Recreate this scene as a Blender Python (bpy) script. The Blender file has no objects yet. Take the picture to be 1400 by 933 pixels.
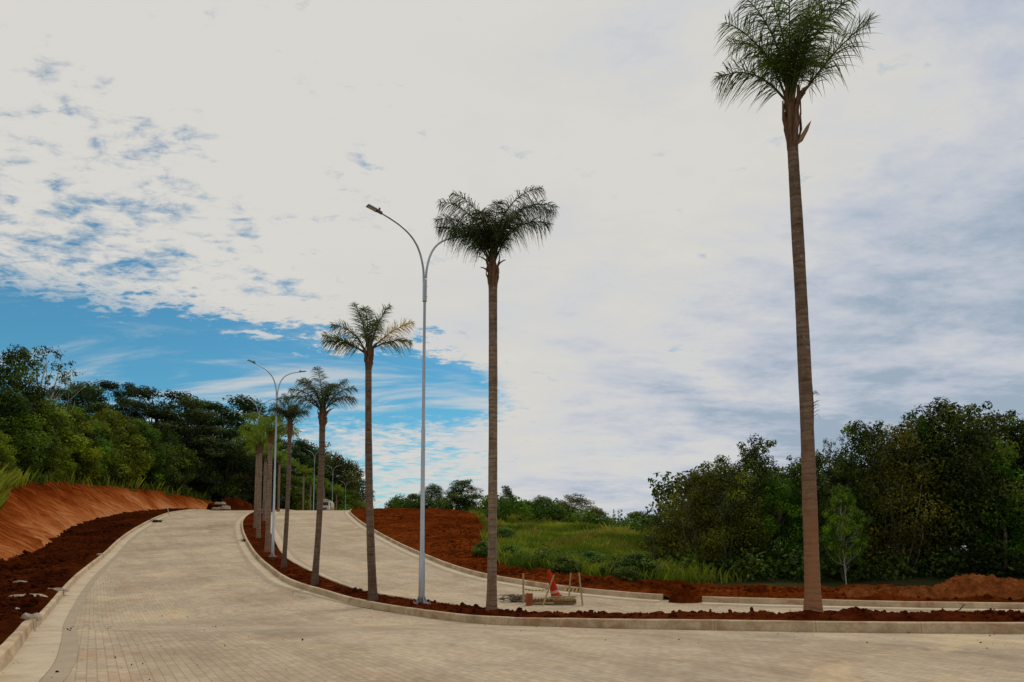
import bpy, math, random
import numpy as np
from mathutils import Vector
R = math.radians
sc = bpy.context.scene
COL = sc.collection

# ------------------------------------------------------------------ camera
F_PX, CAM_Z, TILT, HORIZON = 933.0, 1.5, R(4.5), 750.0
PY0 = HORIZON - F_PX*math.tan(TILT)
cam = bpy.data.cameras.new('camera')
cam.sensor_width = 36.0
cam.lens = 36.0*F_PX/1400.0
cam.shift_y = (PY0-466.5)/1400.0
cam.clip_start, cam.clip_end = 0.1, 6000
camo = bpy.data.objects.new('camera', cam)
COL.objects.link(camo)
camo.location = (0, 0, CAM_Z)
camo.rotation_euler = (math.pi/2+TILT, 0, 0)
sc.camera = camo

# ------------------------------------------------------------------ sun
SUN_EL, SUN_AZ = R(54), R(38)            # azimuth from +Y towards +X
sd = Vector((math.sin(SUN_AZ)*math.cos(SUN_EL), math.cos(SUN_AZ)*math.cos(SUN_EL), math.sin(SUN_EL)))
sun = bpy.data.lights.new('sun', 'SUN')
sun.energy, sun.angle, sun.color = 1.5, R(18), (1.0, .91, .78)
suno = bpy.data.objects.new('sun', sun)
COL.objects.link(suno)
suno.rotation_euler = (-sd).to_track_quat('-Z', 'Y').to_euler()

# ------------------------------------------------------------------ exposure
vs = sc.view_settings
vs.view_transform, vs.look, vs.exposure, vs.gamma = 'Standard', 'None', 0.0, 1.0
vs.use_curve_mapping = False
sc.render.film_transparent = False
try:
    sc.cycles.max_bounces = 6
    sc.cycles.diffuse_bounces = 3
    sc.cycles.transmission_bounces = 3
    sc.cycles.transparent_max_bounces = 6
except Exception:
    pass

# ------------------------------------------------------------------ node helper
class NT:
    def __init__(s, tree):
        s.t = tree; s.n = tree.nodes; s.l = tree.links
    def new(s, typ, **kw):
        n = s.n.new(typ)
        for k, v in kw.items(): setattr(n, k, v)
        return n
    def put(s, sock, v):
        if v is None: return
        if hasattr(v, 'node'): s.l.new(v, sock)
        else: sock.default_value = v
    def math(s, op, a, b=None, c=None, clamp=False):
        n = s.new('ShaderNodeMath', operation=op, use_clamp=clamp)
        s.put(n.inputs[0], a); s.put(n.inputs[1], b); s.put(n.inputs[2], c)
        return n.outputs[0]
    def mix(s, f, a, b, mode='MIX'):
        n = s.new('ShaderNodeMix', data_type='RGBA', blend_type=mode)
        s.put(n.inputs[0], f); s.put(n.inputs[6], a); s.put(n.inputs[7], b)
        return n.outputs[2]
    def smooth(s, v, a, b, lo=0.0, hi=1.0):
        n = s.new('ShaderNodeMapRange', interpolation_type='SMOOTHSTEP')
        s.put(n.inputs[0], v); s.put(n.inputs[1], a); s.put(n.inputs[2], b); s.put(n.inputs[3], lo); s.put(n.inputs[4], hi)
        return n.outputs[0]
    def noise(s, vec, scale, detail=4, rough=.55, dist=0.0):
        n = s.new('ShaderNodeTexNoise')
        s.put(n.inputs['Vector'], vec); s.put(n.inputs['Scale'], scale)
        n.inputs['Detail'].default_value = detail; n.inputs['Roughness'].default_value = rough
        n.inputs['Distortion'].default_value = dist
        return n.outputs['Fac']
    def mapping(s, vec, scale=(1, 1, 1), rot=(0, 0, 0), loc=(0, 0, 0)):
        n = s.new('ShaderNodeMapping')
        s.put(n.inputs[0], vec); n.inputs[1].default_value = loc; n.inputs[2].default_value = rot; n.inputs[3].default_value = scale
        return n.outputs[0]
    def ramp(s, f, stops):
        n = s.new('ShaderNodeValToRGB')
        s.put(n.inputs[0], f)
        e = n.color_ramp.elements
        while len(e) < len(stops): e.new(.5)
        for q, (p, c) in zip(e, stops):
            q.position = p; q.color = (*c, 1)
        return n.outputs[0]
    def bump(s, h, strength=.5, dist=.02):
        n = s.new('ShaderNodeBump')
        n.inputs['Strength'].default_value = strength; n.inputs['Distance'].default_value = dist
        s.put(n.inputs['Height'], h)
        return n.outputs[0]

def c4(c): return (*c, 1.0)

# ------------------------------------------------------------------ sky: blue Nishita sky under broken, bright cloud
def build_world():
    w = bpy.data.worlds.new('World'); sc.world = w; w.use_nodes = True
    n = NT(w.node_tree); n.n.clear()
    S = .12
    out = n.new('ShaderNodeOutputWorld'); bg = n.new('ShaderNodeBackground')
    bg.inputs[1].default_value = S
    sky = n.new('ShaderNodeTexSky', sky_type='NISHITA')
    sky.sun_disc = False; sky.sun_elevation = SUN_EL; sky.sun_rotation = SUN_AZ
    sky.air_density, sky.dust_density, sky.ozone_density = 1.0, .3, 2.0
    tc = n.new('ShaderNodeTexCoord')
    sep = n.new('ShaderNodeSeparateXYZ'); n.l.new(tc.outputs['Generated'], sep.inputs[0])
    x, y, z = sep.outputs
    el = n.math('DIVIDE', z, n.math('SQRT', n.math('ADD', n.math('MULTIPLY', x, x), n.math('MULTIPLY', y, y))))   # tan of elevation
    az = n.math('ARCTAN2', x, y)
    # cloud layer seen in perspective
    zz = n.math('ADD', n.math('MAXIMUM', z, 0.0), .16)
    cmb = n.new('ShaderNodeCombineXYZ')
    n.put(cmb.inputs[0], n.math('DIVIDE', x, zz)); n.put(cmb.inputs[1], n.math('DIVIDE', y, zz))
    P = cmb.outputs[0]
    big = n.noise(n.mapping(P, (1, 1.25, 1), loc=(3.1, 1.7, 0)), 1.1, 5, .6, .3)
    mid = n.noise(n.mapping(P, (1, 1.3, 1), rot=(0, 0, .5), loc=(7.2, 2.2, 0)), 4.2, 6, .62, .25)
    fine = n.noise(n.mapping(P, (1, 1.6, 1), rot=(0, 0, -.35)), 13.0, 5, .65, .3)
    den = n.math('ADD', n.math('MULTIPLY', big, .22), n.math('ADD', n.math('MULTIPLY', mid, .38), n.math('MULTIPLY', fine, .42)))
    den = n.math('SUBTRACT', den, .5)
    # the clear gap low in the north-west: its upper edge runs down towards the right
    edge = n.smooth(az, -.16, .10, .305, .255)
    edge = n.math('ADD', edge, n.math('MULTIPLY', n.math('ADD', n.math('SUBTRACT', mid, .5), n.math('MULTIPLY', n.math('SUBTRACT', fine, .5), .8)), .24))
    under = n.smooth(n.math('SUBTRACT', edge, el), -.030, .050)
    west = n.math('MULTIPLY', n.smooth(az, .06, -.12), n.smooth(az, -1.35, -1.0))
    lowe = n.math('ADD', el, n.math('MULTIPLY', n.math('SUBTRACT', mid, .5), .16))
    low = n.math('MAXIMUM', n.smooth(lowe, .155, .235, .30, 1.0), n.smooth(az, -.28, -.48, 0, .78))
    gap = n.math('MULTIPLY', n.math('MULTIPLY', under, west), low)
    # small holes in the thinner cloud of the upper west
    thin = n.math('MULTIPLY', n.math('MULTIPLY', n.smooth(az, -.05, -.62), n.smooth(el, .68, .30)), n.smooth(az, -1.35, -1.0))
    thr = n.math('ADD', n.math('MULTIPLY', gap, .36), n.math('MULTIPLY', thin, .112))
    cov = n.smooth(n.math('ADD', n.math('SUBTRACT', den, thr), .22), .0, .17)
    wisp = n.noise(n.mapping(P, (.55, 1.5, 1), rot=(0, 0, .25), loc=(2.4, 8.1, 0)), 2.3, 7, .62, .9)
    wisp2 = n.noise(n.mapping(P, (.35, 1.9, 1), loc=(9.4, 1.1, 0)), 5.0, 6, .6, .6)
    wsp = n.math('MULTIPLY', n.smooth(n.math('ADD', n.math('MULTIPLY', wisp, .72), n.math('MULTIPLY', wisp2, .28)), .47, .68), n.smooth(el, .32, .20, .25, .85))
    wsp = n.math('MAXIMUM', wsp, n.smooth(el, .10, .03, 0, .35))
    cov = n.math('MAXIMUM', cov, wsp)
    # cloud light: blown out towards the sun, blue grey towards the east
    east = n.math('ADD', n.math('MULTIPLY', n.math('MULTIPLY', n.smooth(az, -.02, .62), n.smooth(az, 1.9, .9)), .52), n.math('MULTIPLY', n.math('MULTIPLY', n.smooth(el, .62, .08), n.smooth(az, -.4, .4, .25, 1.1)), .40))
    east = n.math('ADD', east, n.math('MULTIPLY', n.math('SUBTRACT', big, .5), 1.1))
    streak = n.noise(n.mapping(P, (.8, 1.1, 1), loc=(1.3, 5.5, 0)), 2.1, 7, .62, .25)
    streak = n.math('ADD', n.math('MULTIPLY', streak, .62), n.math('ADD', n.math('MULTIPLY', mid, .26), n.math('MULTIPLY', fine, .12)))
    east = n.math('ADD', east, n.math('MULTIPLY', n.math('SUBTRACT', streak, .5), n.smooth(az, -.2, .25, .5, 3.2)), clamp=True)
    k = 1.0/S
    cc = n.ramp(east, [(0, (.685, .670, .632)), (.14, (.67, .655, .617)), (.38, (.62, .63, .64)), (.68, (.50, .54, .62)), (1, (.33, .415, .51))])
    cc = n.mix(1.0, cc, (k, k, k, 1), 'MULTIPLY')
    blue = n.mix(1.0, sky.outputs[0], (.33, .74, .78, 1), 'MULTIPLY')
    col = n.mix(cov, blue, cc)
    below = n.smooth(z, -.02, -.12)
    col = n.mix(below, col, (.9, .8, .6, 1))
    n.l.new(col, bg.inputs[0]); n.l.new(bg.outputs[0], out.inputs[0])
build_world()

# ------------------------------------------------------------------ object helpers
def link(o, parent=None):
    COL.objects.link(o)
    if parent is not None: o.parent = parent
    return o
def tag(o, label=None, cat=None, group=None, kind=None):
    if label: o['label'] = label
    if cat: o['category'] = cat
    if group: o['group'] = group
    if kind: o['kind'] = kind
    return o
def thing(name, label, cat, loc, rz=0.0, group=None):
    o = bpy.data.objects.new(name, None)
    o.empty_display_size = .3
    o.location = loc; o.rotation_euler = (0, 0, rz)
    link(o)
    return tag(o, label, cat, group)

class MB:
    """collects vertices and faces for one mesh"""
    def __init__(s): s.v = []; s.f = []; s.n = 0
    def add(s, v, f):
        v = np.asarray(v, float).reshape(-1, 3)
        s.v.append(v); s.f.extend([tuple(i+s.n for i in q) for q in f]); s.n += len(v)
    def box(s, c, size, rot=None, taper=1.0):
        x, y, z = [q/2 for q in size]
        p = np.array([[-x, -y, -z], [x, -y, -z], [x, y, -z], [-x, y, -z], [-x*taper, -y*taper, z], [x*taper, -y*taper, z], [x*taper, y*taper, z], [-x*taper, y*taper, z]])
        if rot is not None: p = p @ np.array(rot.to_matrix()).T
        s.add(p+np.array(c), [(3, 2, 1, 0), (4, 5, 6, 7), (0, 1, 5, 4), (1, 2, 6, 5), (2, 3, 7, 6), (3, 0, 4, 7)])
    def tube(s, pts, rad, sides=8, caps=True):
        pts = np.asarray(pts, float); rad = np.broadcast_to(np.asarray(rad, float), (len(pts),))
        t = np.gradient(pts, axis=0); t /= np.linalg.norm(t, axis=1)[:, None]+1e-9
        ref = np.array([0, 0, 1.0]) if abs(t[0, 2]) < .9 else np.array([1.0, 0, 0])
        a = np.cross(t, ref); a /= np.linalg.norm(a, axis=1)[:, None]+1e-9
        b = np.cross(t, a)
        th = np.arange(sides)*2*math.pi/sides
        ring = a[:, None]*np.cos(th)[None, :, None]+b[:, None]*np.sin(th)[None, :, None]
        v = (pts[:, None]+ring*rad[:, None, None]).reshape(-1, 3)
        f = []
        for i in range(len(pts)-1):
            for j in range(sides):
                k = (j+1) % sides
                f.append((i*sides+j, i*sides+k, (i+1)*sides+k, (i+1)*sides+j))
        if caps:
            f.append(tuple(range(sides))[::-1]); f.append(tuple((len(pts)-1)*sides+j for j in range(sides)))
        s.add(v, f)
    def mesh(s, name, m, smooth=False):
        me = bpy.data.meshes.new(name)
        me.from_pydata(np.concatenate(s.v).tolist(), [], s.f)
        me.materials.append(m)
        if smooth: me.polygons.foreach_set('use_smooth', np.ones(len(me.polygons), bool))
        me.update()
        return me
    def build(s, name, m, parent=None, smooth=False):
        return link(bpy.data.objects.new(name, s.mesh(name, m, smooth)), parent)

def raw_mesh(name, V, Fq, m, smooth=False, attrs=None, uv=None):
    """fast mesh of all-quad or all-triangle faces"""
    me = bpy.data.meshes.new(name)
    k = Fq.shape[1]
    me.vertices.add(len(V)); me.vertices.foreach_set('co', np.ascontiguousarray(V, np.float32).ravel())
    me.loops.add(Fq.size); me.loops.foreach_set('vertex_index', np.ascontiguousarray(Fq, np.int32).ravel())
    me.polygons.add(len(Fq)); me.polygons.foreach_set('loop_start', np.arange(len(Fq), dtype=np.int32)*k)
    try: me.polygons.foreach_set('loop_total', np.full(len(Fq), k, np.int32))
    except Exception: pass
    if smooth: me.polygons.foreach_set('use_smooth', np.ones(len(Fq), bool))
    if uv is not None:
        l = me.uv_layers.new(name='UVMap'); l.data.foreach_set('uv', np.ascontiguousarray(uv[Fq.ravel()], np.float32).ravel())
    for an, a in (attrs or {}).items():
        at = me.attributes.new(an, 'FLOAT', 'POINT'); at.data.foreach_set('value', np.ascontiguousarray(a, np.float32))
    me.materials.append(m); me.update(calc_edges=True); me.validate()
    return me
def grid_faces(nu, nv):
    i = np.arange(nu*nv).reshape(nu, nv)
    return np.stack([i[:-1, :-1], i[1:, :-1], i[1:, 1:], i[:-1, 1:]], -1).reshape(-1, 4)

# ------------------------------------------------------------------ noise in numpy
def _h(ix, iy, s):
    h = (ix.astype(np.int64)*374761393+iy.astype(np.int64)*668265263+s*974634777) & 0x7fffffff
    h = ((h ^ (h >> 13))*1274126177) & 0x7fffffff
    return ((h ^ (h >> 16)) & 0xffff)/65535.0
def vnoise(x, y, s=0):
    ix, iy = np.floor(x), np.floor(y); fx, fy = x-ix, y-iy
    fx = fx*fx*(3-2*fx); fy = fy*fy*(3-2*fy)
    a, b, c, d = _h(ix, iy, s), _h(ix+1, iy, s), _h(ix, iy+1, s), _h(ix+1, iy+1, s)
    return (a*(1-fx)+b*fx)*(1-fy)+(c*(1-fx)+d*fx)*fy-.5
def fbm(x, y, s=0, o=4, g=.5):
    r = 0; a = 1.0
    for k in range(o):
        r = r+a*vnoise(x*2**k+k*17.3, y*2**k-k*9.1, s+k); a *= g
    return r

# ------------------------------------------------------------------ terrain
def pchip(x, y):
    x = np.asarray(x, float); y = np.asarray(y, float)
    h = np.diff(x); d = np.diff(y)/h; m = np.zeros_like(y)
    for i in range(1, len(x)-1):
        if d[i-1]*d[i] > 0:
            w1 = 2*h[i]+h[i-1]; w2 = h[i]+2*h[i-1]; m[i] = (w1+w2)/(w1/d[i-1]+w2/d[i])
    m[0] = d[0]; m[-1] = d[-1]
    def f(q):
        q = np.asarray(q, float); i = np.clip(np.searchsorted(x, q)-1, 0, len(x)-2)
        t = np.clip((q-x[i])/h[i], 0, 1)
        return (2*t**3-3*t**2+1)*y[i]+(t**3-2*t**2+t)*h[i]*m[i]+(-2*t**3+3*t**2)*y[i+1]+(t**3-t**2)*h[i]*m[i+1]
    return f
zroad = pchip([-60, 0, 8, 13, 16, 19, 21, 26, 31, 36, 42, 50, 61.5, 75, 83, 95, 100, 106, 118, 128, 150, 172, 194, 250, 400, 900, 3000],
              [0, 0, 0, -.1, -.33, -.52, -.5, -.22, .14, .48, .95, 1.85, 3.25, 4.8, 5.62, 6.65, 7.05, 7.32, 7.5, 7.5, 7.3, 6.0, 4.6, 2, -4, -20, -40])
bankh = pchip([-30, 10, 30, 38, 43, 48, 54, 65, 80, 95, 108, 128, 200, 400], [1.3, 1.3, 1.4, 1.6, 2.2, 3.2, 3.8, 3.8, 3.4, 2.9, 2.6, 2.2, 2, 1.5])

LEFT_KERB = [(-1, -15), (-2, -6), (-3, 0), (-4.1, 3.5), (-5.2, 6.4), (-6.19, 8.4), (-7.7, 10.88), (-10.1, 14.6), (-12.97, 19.12), (-18.35, 28.74), (-26.43, 45.0), (-30.7, 54.3),
             (-35.66, 66.56), (-39.31, 76.06), (-43.0, 86.58), (-45.9, 97), (-47.6, 107), (-49, 128), (-51, 150), (-53.5, 172), (-56, 194), (-62, 240)]
NEAR_KERB = [(60, 12.4), (30, 12.6), (14, 12.8), (9.58, 12.94), (7.62, 13.1), (5.73, 13.4), (4.28, 13.95), (3.0, 14.7), (1.37, 16.12), (-.55, 18.1), (-3.09, 20.8), (-5.48, 23.48), (-7.09, 25.66),
             (-9.41, 28.98), (-12.67, 35.48), (-16.75, 44.18), (-20.17, 51.68), (-23.9, 60.32), (-27.8, 70.3), (-31.6, 82), (-35.2, 95), (-37.2, 107), (-38.8, 128), (-41, 150), (-43.4, 172), (-46, 194), (-52, 240)]
MED_RIGHT = [(60, 15.0), (30, 15.1), (16, 15.2), (9.3, 15.3), (5.6, 16.0), (3.6, 17.2), (2.0, 18.5), (.6, 19.8), (-1.6, 21.9), (-3.3, 23.4), (-4.84, 24.9), (-6.59, 27.4), (-9.33, 32.4), (-13.19, 40.4), (-17.85, 51.68),
             (-22.2, 62.5), (-26.2, 73.58), (-29.5, 84), (-33, 97), (-34.6, 107), (-36.2, 128), (-38.4, 150), (-40.8, 172), (-43.5, 194), (-49, 240)]
RIGHT_KERB = [(60, 20.9), (30, 21.6), (16.5, 22.2), (10.98, 22.98), (6.0, 24.1), (2.66, 26.2), (1.5, 27.4), (.3, 28.9), (-1.19, 31.08), (-3.1, 35.48), (-5.44, 42.12), (-7.96, 48.34), (-11.55, 57.72),
              (-15.6, 69.32), (-21.5, 90), (-24.5, 105), (-26.5, 118), (-27.6, 128), (-30, 150), (-32.5, 172), (-35.2, 194), (-41, 240)]
VERGE_EDGE = [(60, 26), (30, 25.5), (19, 25.5), (11.8, 25.6), (7, 26.6), (4.25, 28.3), (3, 29.8), (1.7, 31.5), (-.2, 33.3), (-1.1, 36.8), (-2.0, 44), (-2.4, 50), (-2.9, 60),
              (-3.8, 72), (-8, 92), (-12, 105), (-16, 118), (-18, 128), (-21, 150), (-24, 170), (-27, 194), (-33, 240)]
BANK_FOOT = [(-6.5, -15), (-7, -6), (-8, 0), (-9.2, 5), (-11.5, 10), (-15, 16.5), (-20.5, 25.5), (-27.9, 37.4), (-31.7, 46.2), (-38.1, 58.3), (-43.4, 71.3), (-46.9, 82.2), (-49.6, 95), (-51.0, 107), (-52.4, 128), (-54.4, 150), (-57, 172), (-59.5, 194), (-65.5, 240)]

def curve(pts, step):
    p = np.asarray(pts, float)
    t = np.concatenate([[0], np.cumsum(np.linalg.norm(np.diff(p, axis=0), axis=1))])
    n = int(t[-1]/step)+1
    q = np.linspace(0, t[-1], n)
    return np.stack([pchip(t, p[:, 0])(q), pchip(t, p[:, 1])(q)], 1)
def curve_var(pts, near, far):
    """step grows with the distance from the viewer's end of the street"""
    c = curve(pts, .05); out = [0]; acc = 0.0
    for i in range(1, len(c)):
        acc += .05
        st = near+(far-near)*min(1, max(0, (c[i, 1]-14)/70))
        if acc >= st: out.append(i); acc = 0.0
    if out[-1] != len(c)-1: out.append(len(c)-1)
    return c[out]
def normals(c):
    t = np.gradient(c, axis=0); t /= np.linalg.norm(t, axis=1)[:, None]
    return np.stack([t[:, 1], -t[:, 0]], 1)      # to the right of travel
def seg_dist(P, c):
    """unsigned distance of points to polyline and the y of the nearest point"""
    a, b = c[:-1], c[1:]; best = np.full(len(P), 1e9); side = np.zeros(len(P)); ny = np.zeros(len(P))
    for p, q in zip(a, b):
        d = q-p; t = np.clip(((P-p) @ d)/(d @ d), 0, 1); pr = p+t[:, None]*d; v = P-pr
        ds = np.hypot(v[:, 0], v[:, 1]); m = ds < best
        best[m] = ds[m]; side[m] = np.sign(d[0]*v[m, 1]-d[1]*v[m, 0]); ny[m] = pr[m, 1]
    return best, side, ny
FOOT_C = curve(BANK_FOOT, 3.0)
EDGE_C = curve(VERGE_EDGE, 2.5)
def height(X, Y):
    P = np.stack([np.ravel(X), np.ravel(Y)], 1).astype(float)
    z = zroad(P[:, 1])
    d, s, ny = seg_dist(P, FOOT_C)
    left = s > 0
    hb = bankh(ny)
    z = z+np.where(left, .18+np.minimum(d, hb)+.16*np.clip(d-hb, 0, 40), 0)
    cap = np.interp(P[:, 0], [-9, -3.5, 1.3, 6, 10, 20, 60], [7.6, 5.6, 3.75, 2.9, 2.0, .9, .2])
    h_ = np.clip((P[:, 0]+9)/4, 0, 1)
    z = np.where(left, z, z-h_*np.maximum(0, z-cap-.25*np.tanh((z-cap)/2)))
    d2, s2, _ = seg_dist(P, EDGE_C)
    out = (s2 < 0) & ~left
    z = z+np.where(out, .2+.25*(fbm(P[:, 0]*.25, P[:, 1]*.25, 5, 3))*np.clip(d2/3, 0, 1), 0)
    return z.reshape(np.shape(X))
def hz(x, y): return float(height(np.array([x]), np.array([y]))[0])
def at(px, Y):
    """plan position on the line of sight of a measured column, at depth Y"""
    return ((px-700.0)/F_PX*Y, Y)
def top_z(py, Y): return CAM_Z+(HORIZON-py)/F_PX*Y

# ------------------------------------------------------------------ materials
def material(name):
    m = bpy.data.materials.new(name); m.use_nodes = True
    n = NT(m.node_tree); n.n.clear()
    out = n.new('ShaderNodeOutputMaterial')
    return m, n, out
def principled(n, out, col, rough=.8, metal=0.0, normal=None, spec=None):
    p = n.new('ShaderNodeBsdfPrincipled')
    n.put(p.inputs['Base Color'], col if hasattr(col, 'node') else c4(col))
    n.put(p.inputs['Roughness'], rough); p.inputs['Metallic'].default_value = metal
    if normal is not None: n.l.new(normal, p.inputs['Normal'])
    if spec is not None: p.inputs['Specular IOR Level'].default_value = spec
    n.l.new(p.outputs[0], out.inputs[0])
    return p
def objco(n): return n.new('ShaderNodeTexCoord').outputs['Object']
def uvco(n): return n.new('ShaderNodeTexCoord').outputs['UV']

def mottled(name, a, b, scale=4.0, rough=.8, metal=0.0, bump=.2, bdist=.01, stretch=(1, 1, 1), spec=None):
    m, n, out = material(name)
    co = n.mapping(objco(n), stretch)
    f = n.noise(co, scale, 6, .65)
    col = n.ramp(f, [(.3, a), (.7, b)])
    nb = n.bump(n.noise(co, scale*5, 4, .6), bump, bdist) if bump else None
    principled(n, out, col, rough, metal, nb, spec)
    return m

def mat_pavers():
    m, n, out = material('concrete_pavers')
    co = objco(n)
    v = n.mapping(co, (1, 1, 1), rot=(0, 0, R(-121.5)))
    br = n.new('ShaderNodeTexBrick', offset=.5, squash=1.0)
    n.l.new(v, br.inputs['Vector'])
    br.inputs['Scale'].default_value = 1.0
    br.inputs['Color1'].default_value = (.40, .40, .40, 1); br.inputs['Color2'].default_value = (.60, .60, .60, 1)
    br.inputs['Mortar'].default_value = (.22, .20, .18, 1)
    br.inputs['Mortar Size'].default_value = .0065; br.inputs['Mortar Smooth'].default_value = .3
    br.inputs['Bias'].default_value = 0.0
    br.inputs['Brick Width'].default_value = .22; br.inputs['Row Height'].default_value = .11
    big = n.noise(co, .16, 5, .6, .4)
    mid = n.noise(n.mapping(co, (1, 1, 1), loc=(4, 9, 0)), .75, 6, .65, .6)
    fine = n.noise(co, 9, 4, .6)
    trk = n.noise(n.mapping(v, (.10, 1.1, 1)), 1.0, 5, .62, .5)
    base = n.ramp(n.math('ADD', n.math('MULTIPLY', big, .42), n.math('ADD', n.math('MULTIPLY', mid, .32), n.math('MULTIPLY', trk, .26))),
                  [(.34, (.235, .177, .118)), (.45, (.340, .262, .175)), (.54, (.425, .342, .242)), (.66, (.53, .402, .240))])
    sand = n.smooth(n.noise(n.mapping(co, (1, 1, 1), loc=(13, -4, 0)), .33, 5, .65, .8), .56, .72)
    base = n.mix(n.math('MULTIPLY', sand, .7), base, (.56, .43, .23, 1))
    red = n.smooth(n.noise(n.mapping(v, (.3, 1, 1), loc=(-3, 21, 0)), .75, 6, .72, .6), .52, .76)
    base = n.mix(n.math('MULTIPLY', red, .6), base, (.40, .235, .130, 1))
    pav = n.mix(n.math('MULTIPLY', n.smooth(sand, 0, 1, 1, .45), .62), (.5, .5, .5, 1), n.mix(.75, (.5, .5, .5, 1), br.outputs['Color']))
    col = n.mix(1.0, base, n.mix(1.0, pav, (2, 2, 2, 1), 'MULTIPLY'), 'MULTIPLY')
    col = n.mix(1.0, col, n.ramp(fine, [(.3, (.86, .86, .86)), (.7, (1.12, 1.12, 1.12))]), 'MULTIPLY')
    spot = n.smooth(n.noise(co, 2.6, 3, .5), .69, .74)
    col = n.mix(n.math('MULTIPLY', spot, .5), col, (.10, .07, .05, 1))
    h = n.math('ADD', n.math('MULTIPLY', br.outputs['Fac'], -1.0), n.math('MULTIPLY', fine, .5))
    principled(n, out, col, .85, 0, n.bump(h, .45, .008), .25)
    return m

def mat_concrete(name, a, b, joint=1.0, stain=(.22, .13, .07)):
    m, n, out = material(name)
    uv = uvco(n); co = objco(n)
    f = n.noise(co, 1.6, 6, .7); g = n.noise(co, 14, 4, .6)
    col = n.ramp(n.math('ADD', n.math('MULTIPLY', f, .7), n.math('MULTIPLY', g, .3)), [(.34, a), (.64, b)])
    dirt = n.smooth(n.noise(n.mapping(co, (1, 1, 2.0), loc=(3, 3, 0)), .8, 6, .72, .4), .46, .68)
    col = n.mix(n.math('MULTIPLY', dirt, .75), col, c4(stain))
    sep = n.new('ShaderNodeSeparateXYZ'); n.l.new(uv, sep.inputs[0])
    t = n.math('FRACT', n.math('MULTIPLY', sep.outputs[0], 1.0/joint))
    line = n.math('LESS_THAN', n.math('ABSOLUTE', n.math('SUBTRACT', t, .5)), .010/joint)
    col = n.mix(n.math('MULTIPLY', line, .72), col, (.06, .045, .035, 1))
    pale = n.math('LESS_THAN', n.math('ABSOLUTE', n.math('SUBTRACT', t, .5)), .05/joint)
    col = n.mix(n.math('MULTIPLY', pale, .35), col, c4(b))
    principled(n, out, col, .88, 0, n.bump(g, .35, .006), .2)
    return m

def mat_soil(name, stops, scale=3.0, bump=.8):
    m, n, out = material(name)
    co = objco(n)
    f = n.noise(co, scale, 8, .7, .4); g = n.noise(co, scale*9, 5, .65); b = n.noise(co, .28, 4, .6, .5)
    w = n.math('ADD', n.math('MULTIPLY', f, .45), n.math('ADD', n.math('MULTIPLY', b, .35), n.math('MULTIPLY', g, .2)))
    col = n.ramp(w, stops)
    pale = n.smooth(n.noise(n.mapping(co, (1, 1, 1), loc=(5, 2, 1)), 7, 4, .6), .66, .75)
    col = n.mix(n.math('MULTIPLY', pale, .22), col, (.20, .085, .035, 1))
    h = n.math('ADD', n.math('MULTIPLY', f, .7), n.math('MULTIPLY', g, .4))
    principled(n, out, col, 1.0, 0, n.bump(h, bump, .05), 0.0)
    return m

def mat_bank():
    m, n, out = material('cut_earth')
    uv = uvco(n)
    v = n.mapping(uv, (1.0, 1.0, 1), rot=(0, 0, R(52)))
    st = n.noise(n.mapping(v, (.22, 2.6, 1)), 1.0, 6, .65, .5)
    st2 = n.noise(n.mapping(v, (.6, 9, 1)), 1.0, 5, .6, .3)
    b = n.noise(uv, .16, 4, .6, .6); g = n.noise(uv, 5, 6, .7)
    w = n.math('ADD', n.math('MULTIPLY', st, .40), n.math('ADD', n.math('MULTIPLY', b, .35), n.math('ADD', n.math('MULTIPLY', g, .12), n.math('MULTIPLY', st2, .13))))
    sp_ = n.new('ShaderNodeSeparateXYZ'); n.l.new(uv, sp_.inputs[0])
    w = n.math('ADD', w, n.math('MULTIPLY', n.math('SUBTRACT', 1.6, sp_.outputs[1]), .042))
    col = n.ramp(w, [(.36, (.075, .012, .0015)), (.45, (.165, .034, .006)), (.53, (.275, .080, .020)), (.62, (.40, .175, .072))])
    h = n.math('ADD', n.math('MULTIPLY', st, 1.0), n.math('ADD', n.math('MULTIPLY', st2, .4), n.math('MULTIPLY', g, .3)))
    principled(n, out, col, 1.0, 0, n.bump(h, 1.0, .16), 0.0)
    return m

def mat_leaf(name, dark, light, trans=.35, tint=.25, rough=.6):
    """leaf: colour drifts leaf by leaf (attribute 'rnd') and tree by tree"""
    m, n, out = material(name)
    at_ = n.new('ShaderNodeAttribute', attribute_name='rnd')
    oi = n.new('ShaderNodeObjectInfo')
    col = n.ramp(at_.outputs['Fac'], [(0.0, dark), (.5, tuple(a*.68+b*.32 for a, b in zip(dark, light))), (1.0, light)])  # wide dark-to-light spread puts crown highlights and shade into the leaf colour
    hs = n.new('ShaderNodeHueSaturation')
    n.put(hs.inputs['Hue'], n.math('ADD', .5, n.math('MULTIPLY', n.math('SUBTRACT', oi.outputs['Random'], .5), .05)))
    n.put(hs.inputs['Value'], n.math('ADD', 1.0-tint/2, n.math('MULTIPLY', oi.outputs['Random'], tint)))
    n.l.new(col, hs.inputs['Color'])
    p = n.new('ShaderNodeBsdfPrincipled'); n.l.new(hs.outputs[0], p.inputs['Base Color'])
    p.inputs['Roughness'].default_value = rough; p.inputs['Specular IOR Level'].default_value = .12
    t = n.new('ShaderNodeBsdfTranslucent')
    n.l.new(n.mix(1.0, hs.outputs[0], (1.25, 1.35, .7, 1), 'MULTIPLY'), t.inputs[0])
    mx = n.new('ShaderNodeMixShader'); mx.inputs[0].default_value = trans
    n.l.new(p.outputs[0], mx.inputs[1]); n.l.new(t.outputs[0], mx.inputs[2]); n.l.new(mx.outputs[0], out.inputs[0])
    return m

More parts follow.
